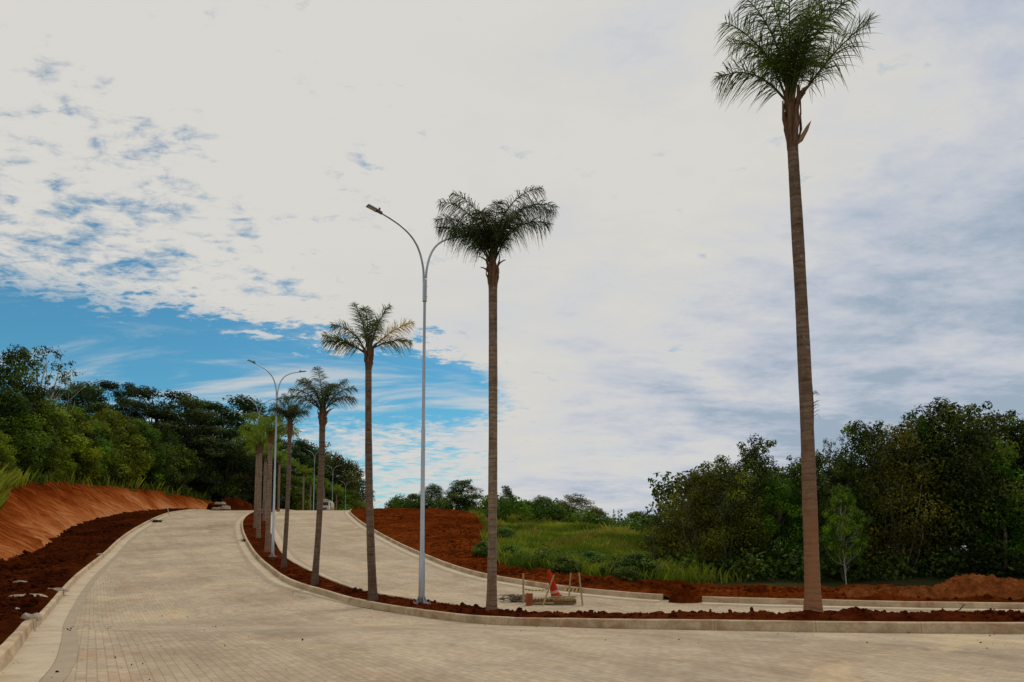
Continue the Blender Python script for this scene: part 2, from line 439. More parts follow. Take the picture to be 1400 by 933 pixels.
def mat_palm_trunk(name, a, b, foot, lowz=2.6):
    m, n, out = material(name)
    co = objco(n)
    ring = n.noise(n.mapping(co, (.7, .7, 7.5)), 1.6, 5, .6, .3)
    sp = n.noise(co, 22, 4, .6); big = n.noise(n.mapping(co, (2, 2, .8)), 1.0, 4, .6)
    col = n.ramp(n.math('ADD', n.math('MULTIPLY', ring, .40), n.math('ADD', n.math('MULTIPLY', big, .30), n.math('MULTIPLY', n.noise(n.mapping(co, (2.2, 2.2, 1.1), loc=(7, 3, 2)), 2.4, 6, .7, .6), .30))), [(.38, a), (.62, b)])
    lich = n.smooth(n.noise(n.mapping(co, (1, 1, 1.6), loc=(3, 1, 5)), 11, 5, .68), .60, .68)
    col = n.mix(n.math('MULTIPLY', lich, .55), col, (.40, .36, .31, 1))
    sep = n.new('ShaderNodeSeparateXYZ'); n.l.new(co, sep.inputs[0])
    low = n.smooth(n.math('ADD', sep.outputs[2], n.math('MULTIPLY', big, 2.5)), lowz, .8)
    col = n.mix(n.math('MULTIPLY', low, .75), col, c4(foot))
    wv = n.new('ShaderNodeTexWave', wave_type='BANDS', bands_direction='Z', wave_profile='SIN')
    n.l.new(co, wv.inputs['Vector']); wv.inputs['Scale'].default_value = 2.4; wv.inputs['Distortion'].default_value = 5.0
    wv.inputs['Detail'].default_value = 3; wv.inputs['Detail Scale'].default_value = 1.5
    ln = n.smooth(wv.outputs['Fac'], .16, .02)
    col = n.mix(n.math('MULTIPLY', n.math('MULTIPLY', ln, .5), n.smooth(big, .42, .58)), col, (.05, .035, .025, 1))
    h = n.math('ADD', n.math('MULTIPLY', wv.outputs['Fac'], .35), n.math('ADD', n.math('MULTIPLY', ring, .7), n.math('MULTIPLY', sp, .4)))
    principled(n, out, col, .9, 0, n.bump(h, .6, .02), .15)
    return m

M = {}
M['pavers'] = mat_pavers()
M['kerb'] = mat_concrete('kerb_concrete', (.29, .215, .130), (.54, .43, .29), 1.9, (.25, .125, .055))
M['gutter'] = mat_concrete('gutter_concrete', (.38, .31, .22), (.54, .45, .32), 3.0, (.38, .27, .16))
M['soldier'] = mat_concrete('edge_pavers', (.275, .22, .157), (.40, .325, .23), .11, (.30, .22, .14))
M['soil'] = mat_soil('red_soil', [(.36, (.016, .0042, .0018)), (.47, (.044, .0085, .0026)), (.57, (.085, .0180, .0045)), (.70, (.18, .050, .016))])
M['soil_dark'] = mat_soil('dark_red_soil', [(.37, (.009, .0030, .0015)), (.47, (.026, .0060, .0018)), (.57, (.058, .0120, .0028)), (.70, (.130, .034, .009))], 2.2)
M['soil_bright'] = mat_soil('bright_red_soil', [(.36, (.022, .0050, .0012)), (.46, (.060, .0120, .0020)), (.56, (.120, .0260, .0045)), (.70, (.27, .078, .018))], 2.4)
M['soil_mound'] = mat_soil('dry_red_soil', [(.34, (.040, .010, .003)), (.44, (.130, .036, .009)), (.54, (.235, .075, .022)), (.68, (.40, .165, .065))], 3.2, 1.0)
M['bank'] = mat_bank()
M['floor'] = mat_soil('forest_floor', [(.3, (.012, .014, .006)), (.5, (.030, .034, .012)), (.7, (.060, .050, .022))], 1.4)

# ------------------------------------------------------------------ the setting
def sheet(name, V, F_, m, uv=None, kind='structure', smooth=True):
    o = link(bpy.data.objects.new(name, raw_mesh(name, V, F_, M[m], smooth, None, uv)))
    o['kind'] = kind
    return o
def ribbon(name, A, B, nc, m, zfun, kind='structure', k=None):
    """sheet between two curves with equal numbers of stations"""
    t = np.linspace(0, 1, nc) if k is None else k
    X = A[:, None, 0]*(1-t)+B[:, None, 0]*t; Y = A[:, None, 1]*(1-t)+B[:, None, 1]*t
    w = np.hypot(*(A-B).T)
    ul = np.concatenate([[0], np.cumsum(np.linalg.norm(np.diff(A, axis=0), axis=1))])
    U = np.broadcast_to(ul[:, None], X.shape); Wd = w[:, None]*t
    Z = zfun(X, Y, U, Wd, np.broadcast_to(w[:, None], X.shape))
    if isinstance(Z, tuple): X, Y, Z = Z
    V = np.stack([X, Y, Z], -1).reshape(-1, 3)
    return sheet(name, V, grid_faces(*X.shape)[:, ::-1], m, np.stack([U, Wd], -1).reshape(-1, 2), kind)
def pair(A, B, n):
    """resample two control lists to n stations each"""
    A = np.asarray(A, float); B = np.asarray(B, float)
    t = np.concatenate([[0], np.cumsum(np.linalg.norm(np.diff(A, axis=0), axis=1))])
    i = np.arange(len(A)); q = pchip(i, t)(np.linspace(0, len(A)-1, n))
    return tuple(np.stack([pchip(t, p[:, 0])(q), pchip(t, p[:, 1])(q)], 1) for p in (A, B))
def nearest_pair(c, other):
    """for every station of c, the nearest point of the other curve"""
    o = curve(other, .1)
    out = np.zeros_like(c); j = 0
    for i, p in enumerate(c):
        d = np.hypot(o[:, 0]-p[0], o[:, 1]-p[1]); j = max(j, int(np.argmin(d))); out[i] = o[j]
    return out

# ground sheet out to the horizon
gx = np.concatenate([np.linspace(-2500, -140, 18), np.linspace(-130, -70, 21), np.arange(-68, 66, 1.2), np.linspace(68, 130, 18), np.linspace(145, 2500, 18)])
gy = np.concatenate([np.linspace(-600, -30, 10), np.arange(-25, 130, 1.2), np.linspace(132, 250, 40), np.linspace(270, 3000, 26)])
GX, GY = np.meshgrid(gx, gy, indexing='ij')
GZ = height(GX, GY)
def inset(c, dist):
    return c+normals(c)*dist
BANK_C = curve_var(BANK_FOOT, .35, .8)
BANK_TOP = BANK_C-normals(BANK_C)*bankh(BANK_C[:, 1])[:, None]
poly_pts = np.concatenate([BANK_TOP[::12], EDGE_C[::-1], [(60, -15)]])
def inside(P, poly):
    r = np.zeros(len(P), bool); n_ = len(poly); j = n_-1
    for i in range(n_):
        xi, yi = poly[i]; xj, yj = poly[j]
        if yi != yj:
            r ^= ((yi > P[:, 1]) != (yj > P[:, 1])) & (P[:, 0] < (xj-xi)*(P[:, 1]-yi)/(yj-yi)+xi)
        j = i
    return r
GP = np.stack([GX.ravel(), GY.ravel()], 1)
ins = inside(GP, poly_pts)
dd, _, _ = seg_dist(GP, np.concatenate([poly_pts, poly_pts[:1]]))
drop = np.where(ins, np.clip(dd, 0, 1.3)*1.0, 0).reshape(GX.shape)
sheet('ground', np.stack([GX, GY, GZ-drop-.05], -1).reshape(-1, 3), grid_faces(*GX.shape), 'floor')

# carriageways of concrete pavers
zr = lambda X, Y, U, W, T: zroad(Y)
La, Rb = pair(LEFT_KERB,
              [(60, -15), (60, -4), (60, 4), (60, 12.4), (30, 12.6), (14, 12.8), (7.62, 13.1), (3.0, 14.7), (-1.5, 19.0), (-7.09, 25.66), (-14.2, 38.6), (-18.9, 48.9), (-23.9, 60.32), (-28.3, 71.6), (-32.8, 86), (-35.7, 97), (-37.2, 107), (-38.8, 128), (-41, 150), (-43.4, 172), (-46, 194), (-52, 240)], 560)
Rb = Rb+(Rb-La)/np.linalg.norm(Rb-La, axis=1)[:, None]*.45
ribbon('left_road', La, Rb, 40, 'pavers', zr)
mr = curve_var(MED_RIGHT, .5, .9)
rk = nearest_pair(mr, RIGHT_KERB)
rk = rk+(rk-mr)/np.linalg.norm(rk-mr, axis=1)[:, None]*.4
ribbon('right_road', mr, rk, 24, 'pavers', zr)

def kerb(name, pts, side, near=.25, far=.8, lo=None, hi=None, gutter=True):
    """profile run along a line; side +1: the soil lies right of travel"""
    c = curve_var(pts, near, far)
    if lo is not None: c = c[(c[:, 1] >= lo[0]) & (c[:, 1] <= lo[1])]
    if hi is not None: c = c[(c[:, 0] >= hi[0]) & (c[:, 0] <= hi[1])]
    n_ = normals(c)*side
    prof = [(0, -.06), (.0, .03), (.018, .185), (.04, .205), (.135, .207), (.155, .19), (.16, -.08)]
    u = np.concatenate([[0], np.cumsum(np.linalg.norm(np.diff(c, axis=0), axis=1))])
    wob = .006*fbm(u*.9, u*0, 3, 2)+.012*(_h(np.floor(u/1.9+.5), u*0, 17)-.5)
    V = np.stack([np.stack([c[:, 0]+n_[:, 0]*o, c[:, 1]+n_[:, 1]*o, zroad(c[:, 1])+h+wob], 1) for o, h in prof], 1)
    UV = np.stack([np.stack([u, np.full_like(u, i*.05)], 1) for i in range(len(prof))], 1)
    o = sheet(name, V.reshape(-1, 3), grid_faces(len(c), len(prof)), 'kerb', UV.reshape(-1, 2))
    me = o.data
    # end caps
    k = len(prof)
    mb = MB()
    mb.add(V[0], [tuple(range(k))]); mb.add(V[-1], [tuple(range(k))])
    cap = mb.mesh('cap', M['kerb'])
    me2 = bpy.data.meshes.new(name)
    nv = len(V.reshape(-1, 3))
    allv = np.concatenate([V.reshape(-1, 3), V[0], V[-1]])
    fs = [tuple(f) for f in grid_faces(len(c), k)]+[tuple(range(nv, nv+k)), tuple(range(nv+k, nv+2*k))]
    me2.from_pydata(allv.tolist(), [], fs)
    l = me2.uv_layers.new(name='UVMap')
    uvall = np.concatenate([UV.reshape(-1, 2), UV[0]+.2, UV[-1]+.2])
    idx = np.zeros(len(me2.loops), np.int32); me2.loops.foreach_get('vertex_index', idx)
    l.data.foreach_set('uv', uvall[idx].astype(np.float32).ravel())
    me2.materials.append(M['kerb']); me2.update(); o.data = me2
    bpy.data.meshes.remove(cap)
    if gutter:
        for nm, o0, o1, h, m in ((name.replace('kerb', 'gutter'), .002, -.46, .014, 'gutter'), (name.replace('kerb', 'edge_course'), -.462, -.68, .008, 'soldier')):
            A = c+n_*o0; B = c+n_*o1
            if side < 0: A, B = B, A
            ribbon(nm, B, A, 3, m, lambda X, Y, U, W, T, h=h: zroad(Y)+h)
    return c
kerb('left_kerb_near', LEFT_KERB, -1, hi=None, lo=(-15, 14.35), gutter=False)
kerb('left_kerb', LEFT_KERB, -1, lo=(14.62, 240), gutter=False)
lk = curve_var(LEFT_KERB, .3, .8); ln_ = normals(lk)*-1
ribbon('left_gutter', lk+ln_*.002, lk-ln_*.5, 3, 'gutter', lambda X, Y, U, W, T: zroad(Y)+.014)
ribbon('left_edge_course', lk-ln_*.502, lk-ln_*.74, 3, 'soldier', lambda X, Y, U, W, T: zroad(Y)+.008)
kerb('median_kerb', NEAR_KERB, 1, gutter=False)
nkc = curve_var(NEAR_KERB, .25, .8); nkc = nkc[nkc[:, 1] > 21.5]; nkn = normals(nkc); gw = np.clip((nkc[:, 1]-21.5)/9, .02, 1)[:, None]
ribbon('median_gutter', nkc-nkn*.46*gw, nkc-nkn*.002, 3, 'gutter', lambda X, Y, U, W, T: zroad(Y)+.014)
ribbon('median_edge_course', nkc-nkn*.68*gw, nkc-nkn*.462*gw, 3, 'soldier', lambda X, Y, U, W, T: zroad(Y)+.008)
kerb('median_back_kerb', MED_RIGHT, -1)
kerb('right_kerb', RIGHT_KERB, 1, hi=(-60, 5.6))
kerb('right_kerb_end', RIGHT_KERB, 1, hi=(6.35, 60))

# planted strip of red soil between the carriageways
nk = curve_var(NEAR_KERB, .075, .5)
mk = nearest_pair(nk, MED_RIGHT)
d_ = (mk-nk)/np.linalg.norm(mk-nk, axis=1)[:, None]
def z_median(X, Y, U, W, T):
    t = W/np.maximum(T, .01)
    env = np.clip(np.minimum(t, 1-t)*5, 0, 1)
    near = np.clip((30-Y)/12, .35, 1)
    e = np.clip((X-1.0)/4, 0, 1)
    lump = .13*np.abs(fbm(X*1.5, Y*1.5, 11, 4, .55))+.12*np.clip(fbm(X*3.6+5, Y*3.6, 12, 3, .6), 0, 1)+.05*fbm(X*9, Y*9, 13, 2)
    return zroad(Y)+.165+env*near*(.055+.075*e+lump)
ribbon('median_soil', nk+d_*.13, mk-d_*.13, 26, 'soil', z_median)

# dark turned soil between the left kerb and the cut bank
la = curve_var(LEFT_KERB, .12, .6)
ft = nearest_pair(la, BANK_FOOT)
dl = (ft-la)/np.linalg.norm(ft-la, axis=1)[:, None]
def z_strip(X, Y, U, W, T):
    t = W/np.maximum(T, .01); env = np.clip(np.minimum(t*8, 1), 0, 1)
    cl = .22*np.abs(fbm(X*.9, Y*.9, 21, 5, .55))+.16*np.clip(fbm(X*2.6, Y*2.6, 22, 3, .6), 0, 1)
    return zroad(Y)+.17+env*cl+.9*np.clip(t-.86, 0, 1)
ribbon('turned_soil', la+dl*.14, ft+dl*(.25+1.3*np.clip(fbm(ft[:, 0]*.55, ft[:, 1]*.55, 77, 4)+.12, 0, 1))[:, None], 44, 'soil_dark', z_strip)

# cut bank
def z_bank(X, Y, U, W, T):
    t = W/np.maximum(T, .01)
    hb = bankh(np.broadcast_to(BANK_C[:, None, 1], X.shape))
    nn = normals(BANK_C)
    q = U*.79-W*.62; r = U*.62+W*.79
    j = .46*fbm(q*1.1, r*.18, 31, 4, .6)+.34*fbm(X*.45, Y*.45, 32, 4)+.10*fbm(q*4.5, r*.7, 34, 3)
    j = j*np.clip(np.minimum(t, 1.02-t)*6, 0, 1)+.30*fbm(U*.8, U*0+3, 33, 4)*np.clip((t-.8)*5, 0, 1)
    base = zroad(np.broadcast_to(BANK_C[:, None, 1], X.shape))+.18
    prof = np.where(t < .5, t*.92, .46+(t-.5)*1.12)
    return X+nn[:, None, 0]*j*.7, Y+nn[:, None, 1]*j*.7, base+hb*prof+j*.45-.08*(t < .02)
ribbon('earth_bank', BANK_C+normals(BANK_C)*.25, BANK_TOP-normals(BANK_C)*.25, 44, 'bank', z_bank)

# red verge right of the far carriageway, rising into a heap of spread soil
ka, ve = pair(RIGHT_KERB, VERGE_EDGE, 420)
dv = (ve-ka)/np.linalg.norm(ve-ka, axis=1)[:, None]
def z_verge(X, Y, U, W, T):
    t = W/np.maximum(T, .01); env = np.clip(W*1.2, 0, 1)
    zz = height(X, Y)
    lip = .17-.19*np.clip(1.5-np.abs(X-5.97)/.42, 0, 1)*np.clip(1.6-W*2.2, 0, 1)
    return np.maximum(zroad(Y)+lip, np.where(W < .8, -9, zz+.17*(1-t)))+env*(.30*np.abs(fbm(X*.7, Y*.7, 41, 5, .55))+.10*fbm(X*2.4, Y*2.4, 42, 3))+.02
ribbon('red_verge', ka+dv*.14, ve+dv*.5, 46, 'soil_bright', z_verge)

# loose clods of earth
_g = (1+5**.5)/2
ICO = np.array([(-1, _g, 0), (1, _g, 0), (-1, -_g, 0), (1, -_g, 0), (0, -1, _g), (0, 1, _g), (0, -1, -_g), (0, 1, -_g), (_g, 0, -1), (_g, 0, 1), (-_g, 0, -1), (-_g, 0, 1)])/1.9
ICOF = np.array([(0, 11, 5), (0, 5, 1), (0, 1, 7), (0, 7, 10), (0, 10, 11), (1, 5, 9), (5, 11, 4), (11, 10, 2), (10, 7, 6), (7, 1, 8), (3, 9, 4), (3, 4, 2), (3, 2, 6), (3, 6, 8), (3, 8, 9), (4, 9, 5), (2, 4, 11), (6, 2, 10), (8, 6, 7), (9, 8, 1)])
def clods(name, m, seed, A, B, n, base, r0, r1, label, y1=70, t0=.08, t1=.95):
    rg = np.random.default_rng(seed)
    ok = np.where((A[:, 1] > 5) & (A[:, 1] < y1))[0]
    w = np.gradient(np.concatenate([[0], np.cumsum(np.linalg.norm(np.diff(A, axis=0), axis=1))]))[ok]
    w = w/np.maximum(A[ok, 1], 9)**1.1; w /= w.sum()
    i = rg.choice(ok, n, p=w); t = t0+(t1-t0)*rg.random(n)**(1.0 if t0 > 0 else 1.8)
    X = A[i]*(1-t)[:, None]+B[i]*t[:, None]
    r = r0*(r1/r0)**(rg.random(n)**2.6); 
    pk = fbm(X[:, 0]*.6, X[:, 1]*.6, seed, 3)
    r = r*(.6+1.5*np.clip(pk+.15, 0, 1)); T = np.linalg.norm(B[i]-A[i], axis=1); z = base(X[:, 0], X[:, 1], 0, t*T, T)+r*.12
    V = ICO[None]*(1+rg.uniform(-.38, .38, (n, 12, 1)))*r[:, None, None]*rg.uniform(.65, 1.25, (n, 1, 3))
    V[:, :, :2] += X[:, None]; V[:, :, 2] += z[:, None]
    Fq = (ICOF[None]+12*np.arange(n)[:, None, None]).reshape(-1, 3)
    o = link(bpy.data.objects.new(name, raw_mesh(name, V.reshape(-1, 3), Fq, M[m])))
    return tag(o, label, None, None, 'stuff')
clods('soil_clods', 'soil', 1, nk+d_*.16, mk-d_*.16, 11000, z_median, 0.012, .085, 'loose clods of red soil along the planted median', 70)
clods('soil_clods', 'soil_dark', 2, la+dl*.2, ft+dl*.1, 15000, z_strip, 0.014, .10, 'loose clods of dark soil between the left kerb and the cut bank', 75)
clods('soil_clods', 'soil_bright', 3, ka+dv*.3, ve, 14000, z_verge, 0.016, .12, 'loose clods of red soil on the right verge and its heap', 100)

gr_a = nk-d_*.03; gr_b = nk-d_*3.2
clods('road_grit', 'soil', 4, gr_a, gr_b, 700, lambda x, y, u, w, t: zroad(y)+.003, .004, .017, 'crumbs of red soil and dark leaves scattered on the paving beside the median kerb', 60, 0, 1)
lg = curve_var(LEFT_KERB, .2, .8); lgn = normals(lg)
clods('road_grit', 'soil_dark', 5, lg+lgn*.04, lg+lgn*4.0, 420, lambda x, y, u, w, t: zroad(y)+.012, .004, .015, 'crumbs of dark soil scattered on the paving beside the left kerb', 70, 0, 1)

# ------------------------------------------------------------------ vegetation materials
M['bark_grey'] = mottled('grey_bark', (.09, .075, .06), (.22, .19, .155), 5, .9, 0, .5, .03, (1, 1, .3), .15)
M['bark_dark'] = mottled('dark_bark', (.028, .022, .017), (.075, .06, .045), 5, .9, 0, .5, .03, (1, 1, .3), .15)
M['bark_pale'] = mottled('pale_bark', (.26, .24, .20), (.42, .40, .34), 6, .85, 0, .3, .02, (1, 1, .3), .15)
M['leaf_mid'] = mat_leaf('mid_green_leaf', (.010, .026, .002), (.165, .245, .014))
M['leaf_yellow'] = mat_leaf('yellow_green_leaf', (.018, .034, .002), (.310, .350, .012))
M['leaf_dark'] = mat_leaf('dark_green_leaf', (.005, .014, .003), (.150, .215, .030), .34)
M['leaf_olive'] = mat_leaf('olive_leaf', (.015, .022, .005), (.170, .195, .040))
M['leaf_brown'] = mat_leaf('brownish_green_leaf', (.012, .016, .002), (.270, .285, .030))
M['leaf_euca'] = mat_leaf('blue_green_leaf', (.008, .020, .008), (.105, .155, .040), .30)
M['leaf_fresh'] = mat_leaf('fresh_green_leaf', (.016, .050, .004), (.180, .340, .022), .45)
M['leaf_cover'] = mat_leaf('ground_cover_leaf', (.018, .048, .006), (.190, .280, .045), .38)
M['grass'] = mat_leaf('tall_grass', (.050, .095, .006), (.33, .33, .040), .42, .1)
M['grass_dry'] = mat_leaf('dry_grass', (.12, .105, .020), (.36, .275, .085), .4, .1)

# ------------------------------------------------------------------ leaves
def leaf_quads(rng, P, N, L, W, spread=.9):
    """one folded-diamond leaf at each point, roughly facing N"""
    n = len(P)
    N = N+rng.normal(0, spread, (n, 3)); N /= np.linalg.norm(N, axis=1)[:, None]+1e-9
    D = rng.normal(0, 1, (n, 3)); D[:, 2] -= .35
    D -= (D*N).sum(1)[:, None]*N; D /= np.linalg.norm(D, axis=1)[:, None]+1e-9
    S = np.cross(N, D)
    L = L*rng.uniform(.6, 1.25, n)[:, None]; W = W*rng.uniform(.7, 1.2, n)[:, None]
    V = np.stack([P-D*L*.5, P+S*W*.5+N*W*.12-D*L*.08, P+D*L*.5-N*L*.10, P-S*W*.5+N*W*.12-D*L*.08], 1).reshape(-1, 3)
    return V, np.arange(4*n).reshape(n, 4)

def clump_points(rng, c, r, n, squash=.75, shell=.55):
    d = rng.normal(0, 1, (n, 3)); d /= np.linalg.norm(d, axis=1)[:, None]
    rad = shell+(1-shell)*rng.random(n)**.8
    rad *= 1+.22*np.sin(d[:, 0]*7+c[0]*3)*np.sin(d[:, 1]*6+c[1]*5)*np.cos(d[:, 2]*5)
    p = d*rad[:, None]*r; p[:, 2] *= squash
    return c+p, d

def limb(mb, rng, a, b, r0, r1, sag=.12, sides=6, n=7):
    a = np.array(a, float); b = np.array(b, float); t = np.linspace(0, 1, n)[:, None]
    L = np.linalg.norm(b-a)
    k = rng.normal(0, 1, 3)*L*sag*.5; k[2] = -abs(k[2])
    mb.tube(a*(1-t)+b*t+k*np.sin(t*math.pi)+rng.normal(0, .012*L, (n, 3))*np.sin(t*math.pi), np.linspace(r0, r1, n), sides)

def tree_mesh(kind, seed):
    """returns (trunk mesh, crown mesh) for a tree about ten units tall"""
    rng = np.random.default_rng(seed)
    T = MB(); C = []; leaf = .30; lw = .15; per = 110; bark = 'bark_dark'; m = 'leaf_mid'; sq = .75; spread = .45; shell = .55
    def lobes(n, rx, z0, z1, rc, prof, jitter=.28):
        for i in range(n):
            u = (i+rng.random())/n; z = z0+(z1-z0)*u
            a = i*2.39996+rng.uniform(-.5, .5); rr = rx*prof(u)*rng.uniform(.55, 1.0)
            C.append((np.array([math.cos(a)*rr, math.sin(a)*rr, z+rng.normal(0, jitter)]), rc*rng.uniform(.6, 1.25)*(.7+.45*prof(u))))
    trunks = [((0, 0, -.6), (rng.normal(0, .3), rng.normal(0, .3), 5.5), .20, .10)]
    if kind == 'bushy':           # broad crown down to the ground
        lobes(62, 3.3, .8, 8.9, 1.15, lambda u: math.sin(math.pi*min(.97, .26+u*.70))**.8)
        per = 190; leaf, lw = .30, .16
    elif kind == 'yellow':
        lobes(58, 3.2, .9, 8.9, 1.15, lambda u: math.sin(math.pi*min(.97, .24+u*.72))**.8); m = 'leaf_yellow'
        per = 190; leaf, lw = .32, .17
    elif kind == 'olive':
        lobes(54, 2.9, .8, 9.0, 1.15, lambda u: math.sin(math.pi*min(.97, .24+u*.72))**.7, .15); m = 'leaf_olive'
        per = 210; leaf, lw = .26, .13
    elif kind == 'tall':          # ragged wild crown, bare gaps, many stems
        lobes(66, 2.7, 2.2, 9.3, .95, lambda u: math.sin(math.pi*min(.95, .22+u*.74))**.7, .5)
        for i in range(10):       # straggling tips
            a = rng.uniform(0, 6.28); C.append((np.array([math.cos(a)*2.0*rng.random(), math.sin(a)*2.0*rng.random(), rng.uniform(8.9, 10.0)]), rng.uniform(.30, .55)))
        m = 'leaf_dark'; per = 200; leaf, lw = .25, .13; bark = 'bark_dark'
        for k in range(4):
            a = rng.uniform(0, 6.28); trunks.append(((math.cos(a)*.5, math.sin(a)*.5, -.6), (math.cos(a)*1.9, math.sin(a)*1.9, rng.uniform(4, 6.5)), .09, .03))
    elif kind == 'tallgreen':
        lobes(60, 2.7, 1.6, 9.3, .95, lambda u: math.sin(math.pi*min(.95, .24+u*.72))**.7, .45)
        for i in range(9):
            a = rng.uniform(0, 6.28); C.append((np.array([math.cos(a)*1.8*rng.random(), math.sin(a)*1.8*rng.random(), rng.uniform(8.8, 9.9)]), rng.uniform(.35, .6)))
        m = 'leaf_fresh'; per = 185; leaf, lw = .25, .13; bark = 'bark_grey'
    elif kind == 'brown':
        lobes(60, 3.0, .9, 9.0, 1.0, lambda u: math.sin(math.pi*min(.95, .26+u*.70))**.75, .4)
        for i in range(10):
            a = rng.uniform(0, 6.28); C.append((np.array([math.cos(a)*2.2*rng.random(), math.sin(a)*2.2*rng.random(), rng.uniform(8.6, 9.8)]), rng.uniform(.35, .6)))
        m = 'leaf_brown'; per = 180; leaf, lw = .22, .12; bark = 'bark_grey'
        for k in range(5):
            a = rng.uniform(0, 6.28); trunks.append(((math.cos(a)*.4, math.sin(a)*.4, -.6), (math.cos(a)*2.3, math.sin(a)*2.3, rng.uniform(4, 6)), .07, .03))
    elif kind == 'umbrella':      # bare stem, flat puffs of foliage with sky between
        bark = 'bark_dark'; m = 'leaf_euca'; sq = .42; per = 330; leaf, lw = .24, .12; shell = .3
        for i in range(17):
            u = i/16.0; a = i*2.39996+rng.uniform(-.4, .4); rr = 2.6*rng.uniform(.35, 1.0)*(1-.35*u)
            C.append((np.array([math.cos(a)*rr, math.sin(a)*rr, 4.1+5.0*u+rng.normal(0, .25)]), rng.uniform(.95, 1.45)*(1.15-.2*u)))
        C.append((np.array([rng.normal(0, .3), rng.normal(0, .3), 9.55]), 1.15))
        for i in range(7):
            a = rng.uniform(0, 6.28); rr = rng.uniform(.5, 2.2); C.append((np.array([math.cos(a)*rr, math.sin(a)*rr, rng.uniform(.6, 4.4)]), rng.uniform(.8, 1.3)))
        trunks = [((0, 0, -.6), (rng.normal(0, .4), rng.normal(0, .4), 9.0), .20, .06)]
    elif kind == 'open':          # eucalyptus: thin pale stems, scattered tufts
        bark = 'bark_pale'; m = 'leaf_euca'; per = 90; leaf, lw = .26, .11; shell = .2; sq = .7
        for i in range(54):
            a = rng.uniform(0, 6.28); z = rng.uniform(4.6, 9.6); rr = 3.1*math.sqrt(rng.random())*math.sin(math.pi*(.22+.62*(z-4.6)/5))
            C.append((np.array([math.cos(a)*rr, math.sin(a)*rr, z]), rng.uniform(.30, .66)))
        trunks = [((0, 0, -.6), (.2, .1, 8.5), .15, .04), ((.1, .2, -.6), (-1.1, .3, 8.2), .12, .03), ((-.2, 0, -.6), (1.2, -.2, 8.3), .11, .03)]
    elif kind == 'slender':       # young tree, pale stem, light green layers
        bark = 'bark_pale'; m = 'leaf_fresh'; per = 130; leaf, lw = .34, .19; shell = .2; sq = .6
        for i in range(40):
            u = i/39.0; a = i*2.39996; rr = 3.3*math.sin(math.pi*(.22+.70*u))*rng.uniform(.25, 1)
            C.append((np.array([math.cos(a)*rr, math.sin(a)*rr, 3.6+5.9*u+rng.normal(0, .4)]), rng.uniform(.5, 1.05)))
        trunks = [((0, 0, -.5), (.25, .1, 9.2), .095, .03)]
    elif kind == 'plume':         # upright feathery shoots
        m = 'leaf_fresh'; per = 150; leaf, lw = .42, .13; shell = .1; sq = 1.7; spread = .5
        for i in range(16):
            a = i*2.39996; rr = 2.2*math.sqrt(i/16.0); h = rng.uniform(6.5, 9.5)-rr*.9
            for z in np.arange(1.2, h, .9): C.append((np.array([math.cos(a)*rr*(.5+.5*z/h), math.sin(a)*rr*(.5+.5*z/h), z]), .52*(1.15-.6*z/h)))
    elif kind == 'shrub':
        lobes(34, 4.4, 1.0, 8.0, 2.0, lambda u: math.sin(math.pi*min(.97, .36+u*.6))**.7); m = 'leaf_cover'
        per = 150; leaf, lw = .62, .42
        trunks = [((0, 0, -1.0), (.3, .2, 5), .16, .06)]
    # clumps carry their own drift of colour, leaves a little more
    V = []; Fq = []; A = []; nv = 0
    for c, r in C:
        n = max(12, int(per*(r if kind != 'shrub' else r/2)**1.7))
        P, N = clump_points(rng, c, r, n, sq, shell)
        v, f = leaf_quads(rng, P, N*.9+np.array([0, 0, .5]), leaf, lw, spread)
        V.append(v); Fq.append(f+nv); nv += len(v)
        A.append(np.repeat(np.clip(rng.uniform(.05, .85)+rng.normal(0, .16, n), 0, 1), 4))
    crown = raw_mesh('crown', np.concatenate(V), np.concatenate(Fq), M[m], False, {'rnd': np.concatenate(A)})
    for a, b, r0, r1 in trunks: limb(T, rng, a, b, r0, r1, .10, 8, 9)
    hub = np.array(trunks[0][0]); tip = np.array(trunks[0][1])
    idx = rng.permutation(len(C))[:16 if kind not in ('open', 'umbrella', 'slender') else 28]
    for i in idx:
        c, r = C[i]
        u = np.clip((c[2]-1.6)/max(tip[2], 1)*.85, .12, .95)
        limb(T, rng, hub*(1-u)+tip*u, c, {'slender': .018, 'open': .03}.get(kind, .06), .012, .2, 5, 6)
    return T.mesh('trunk', M[bark], True), crown

PROTO = {}
def proto(kind, var):
    if (kind, var) not in PROTO: PROTO[(kind, var)] = tree_mesh(kind, sum(map(ord, kind))*7+var*101)
    return PROTO[(kind, var)]
trng = random.Random(5)
NTREE = {}
def tree(name, kind, px, Y, top, label, cat='tree', group=None, width=1.0, sink=0.0, x=None):
    X = at(px, Y)[0] if x is None else x
    if name == 'broadleaf_tree':           # crowns stay behind the lip of the bank
        for _ in range(80):
            X = at(px, Y)[0]; d, s_, _y = seg_dist(np.array([[X, Y]]), BANK_TOP)
            if s_[0] > 0 and d[0] > .30*width*(top_z(top, Y)-hz(X, Y)): break
            Y += .5
    z = hz(X, Y)-.05-sink
    H = top_z(top, Y)-z
    i = NTREE.get(kind, 0); NTREE[kind] = i+1
    tm, cm = proto(kind, i % 3)
    o = thing(name, label, cat, (X, Y, z), trng.uniform(0, 6.28), group)
    s = H/10.0; o.scale = (s*width, s*width, s)
    link(bpy.data.objects.new('trunk', tm), o); link(bpy.data.objects.new('crown', cm), o)
    return o

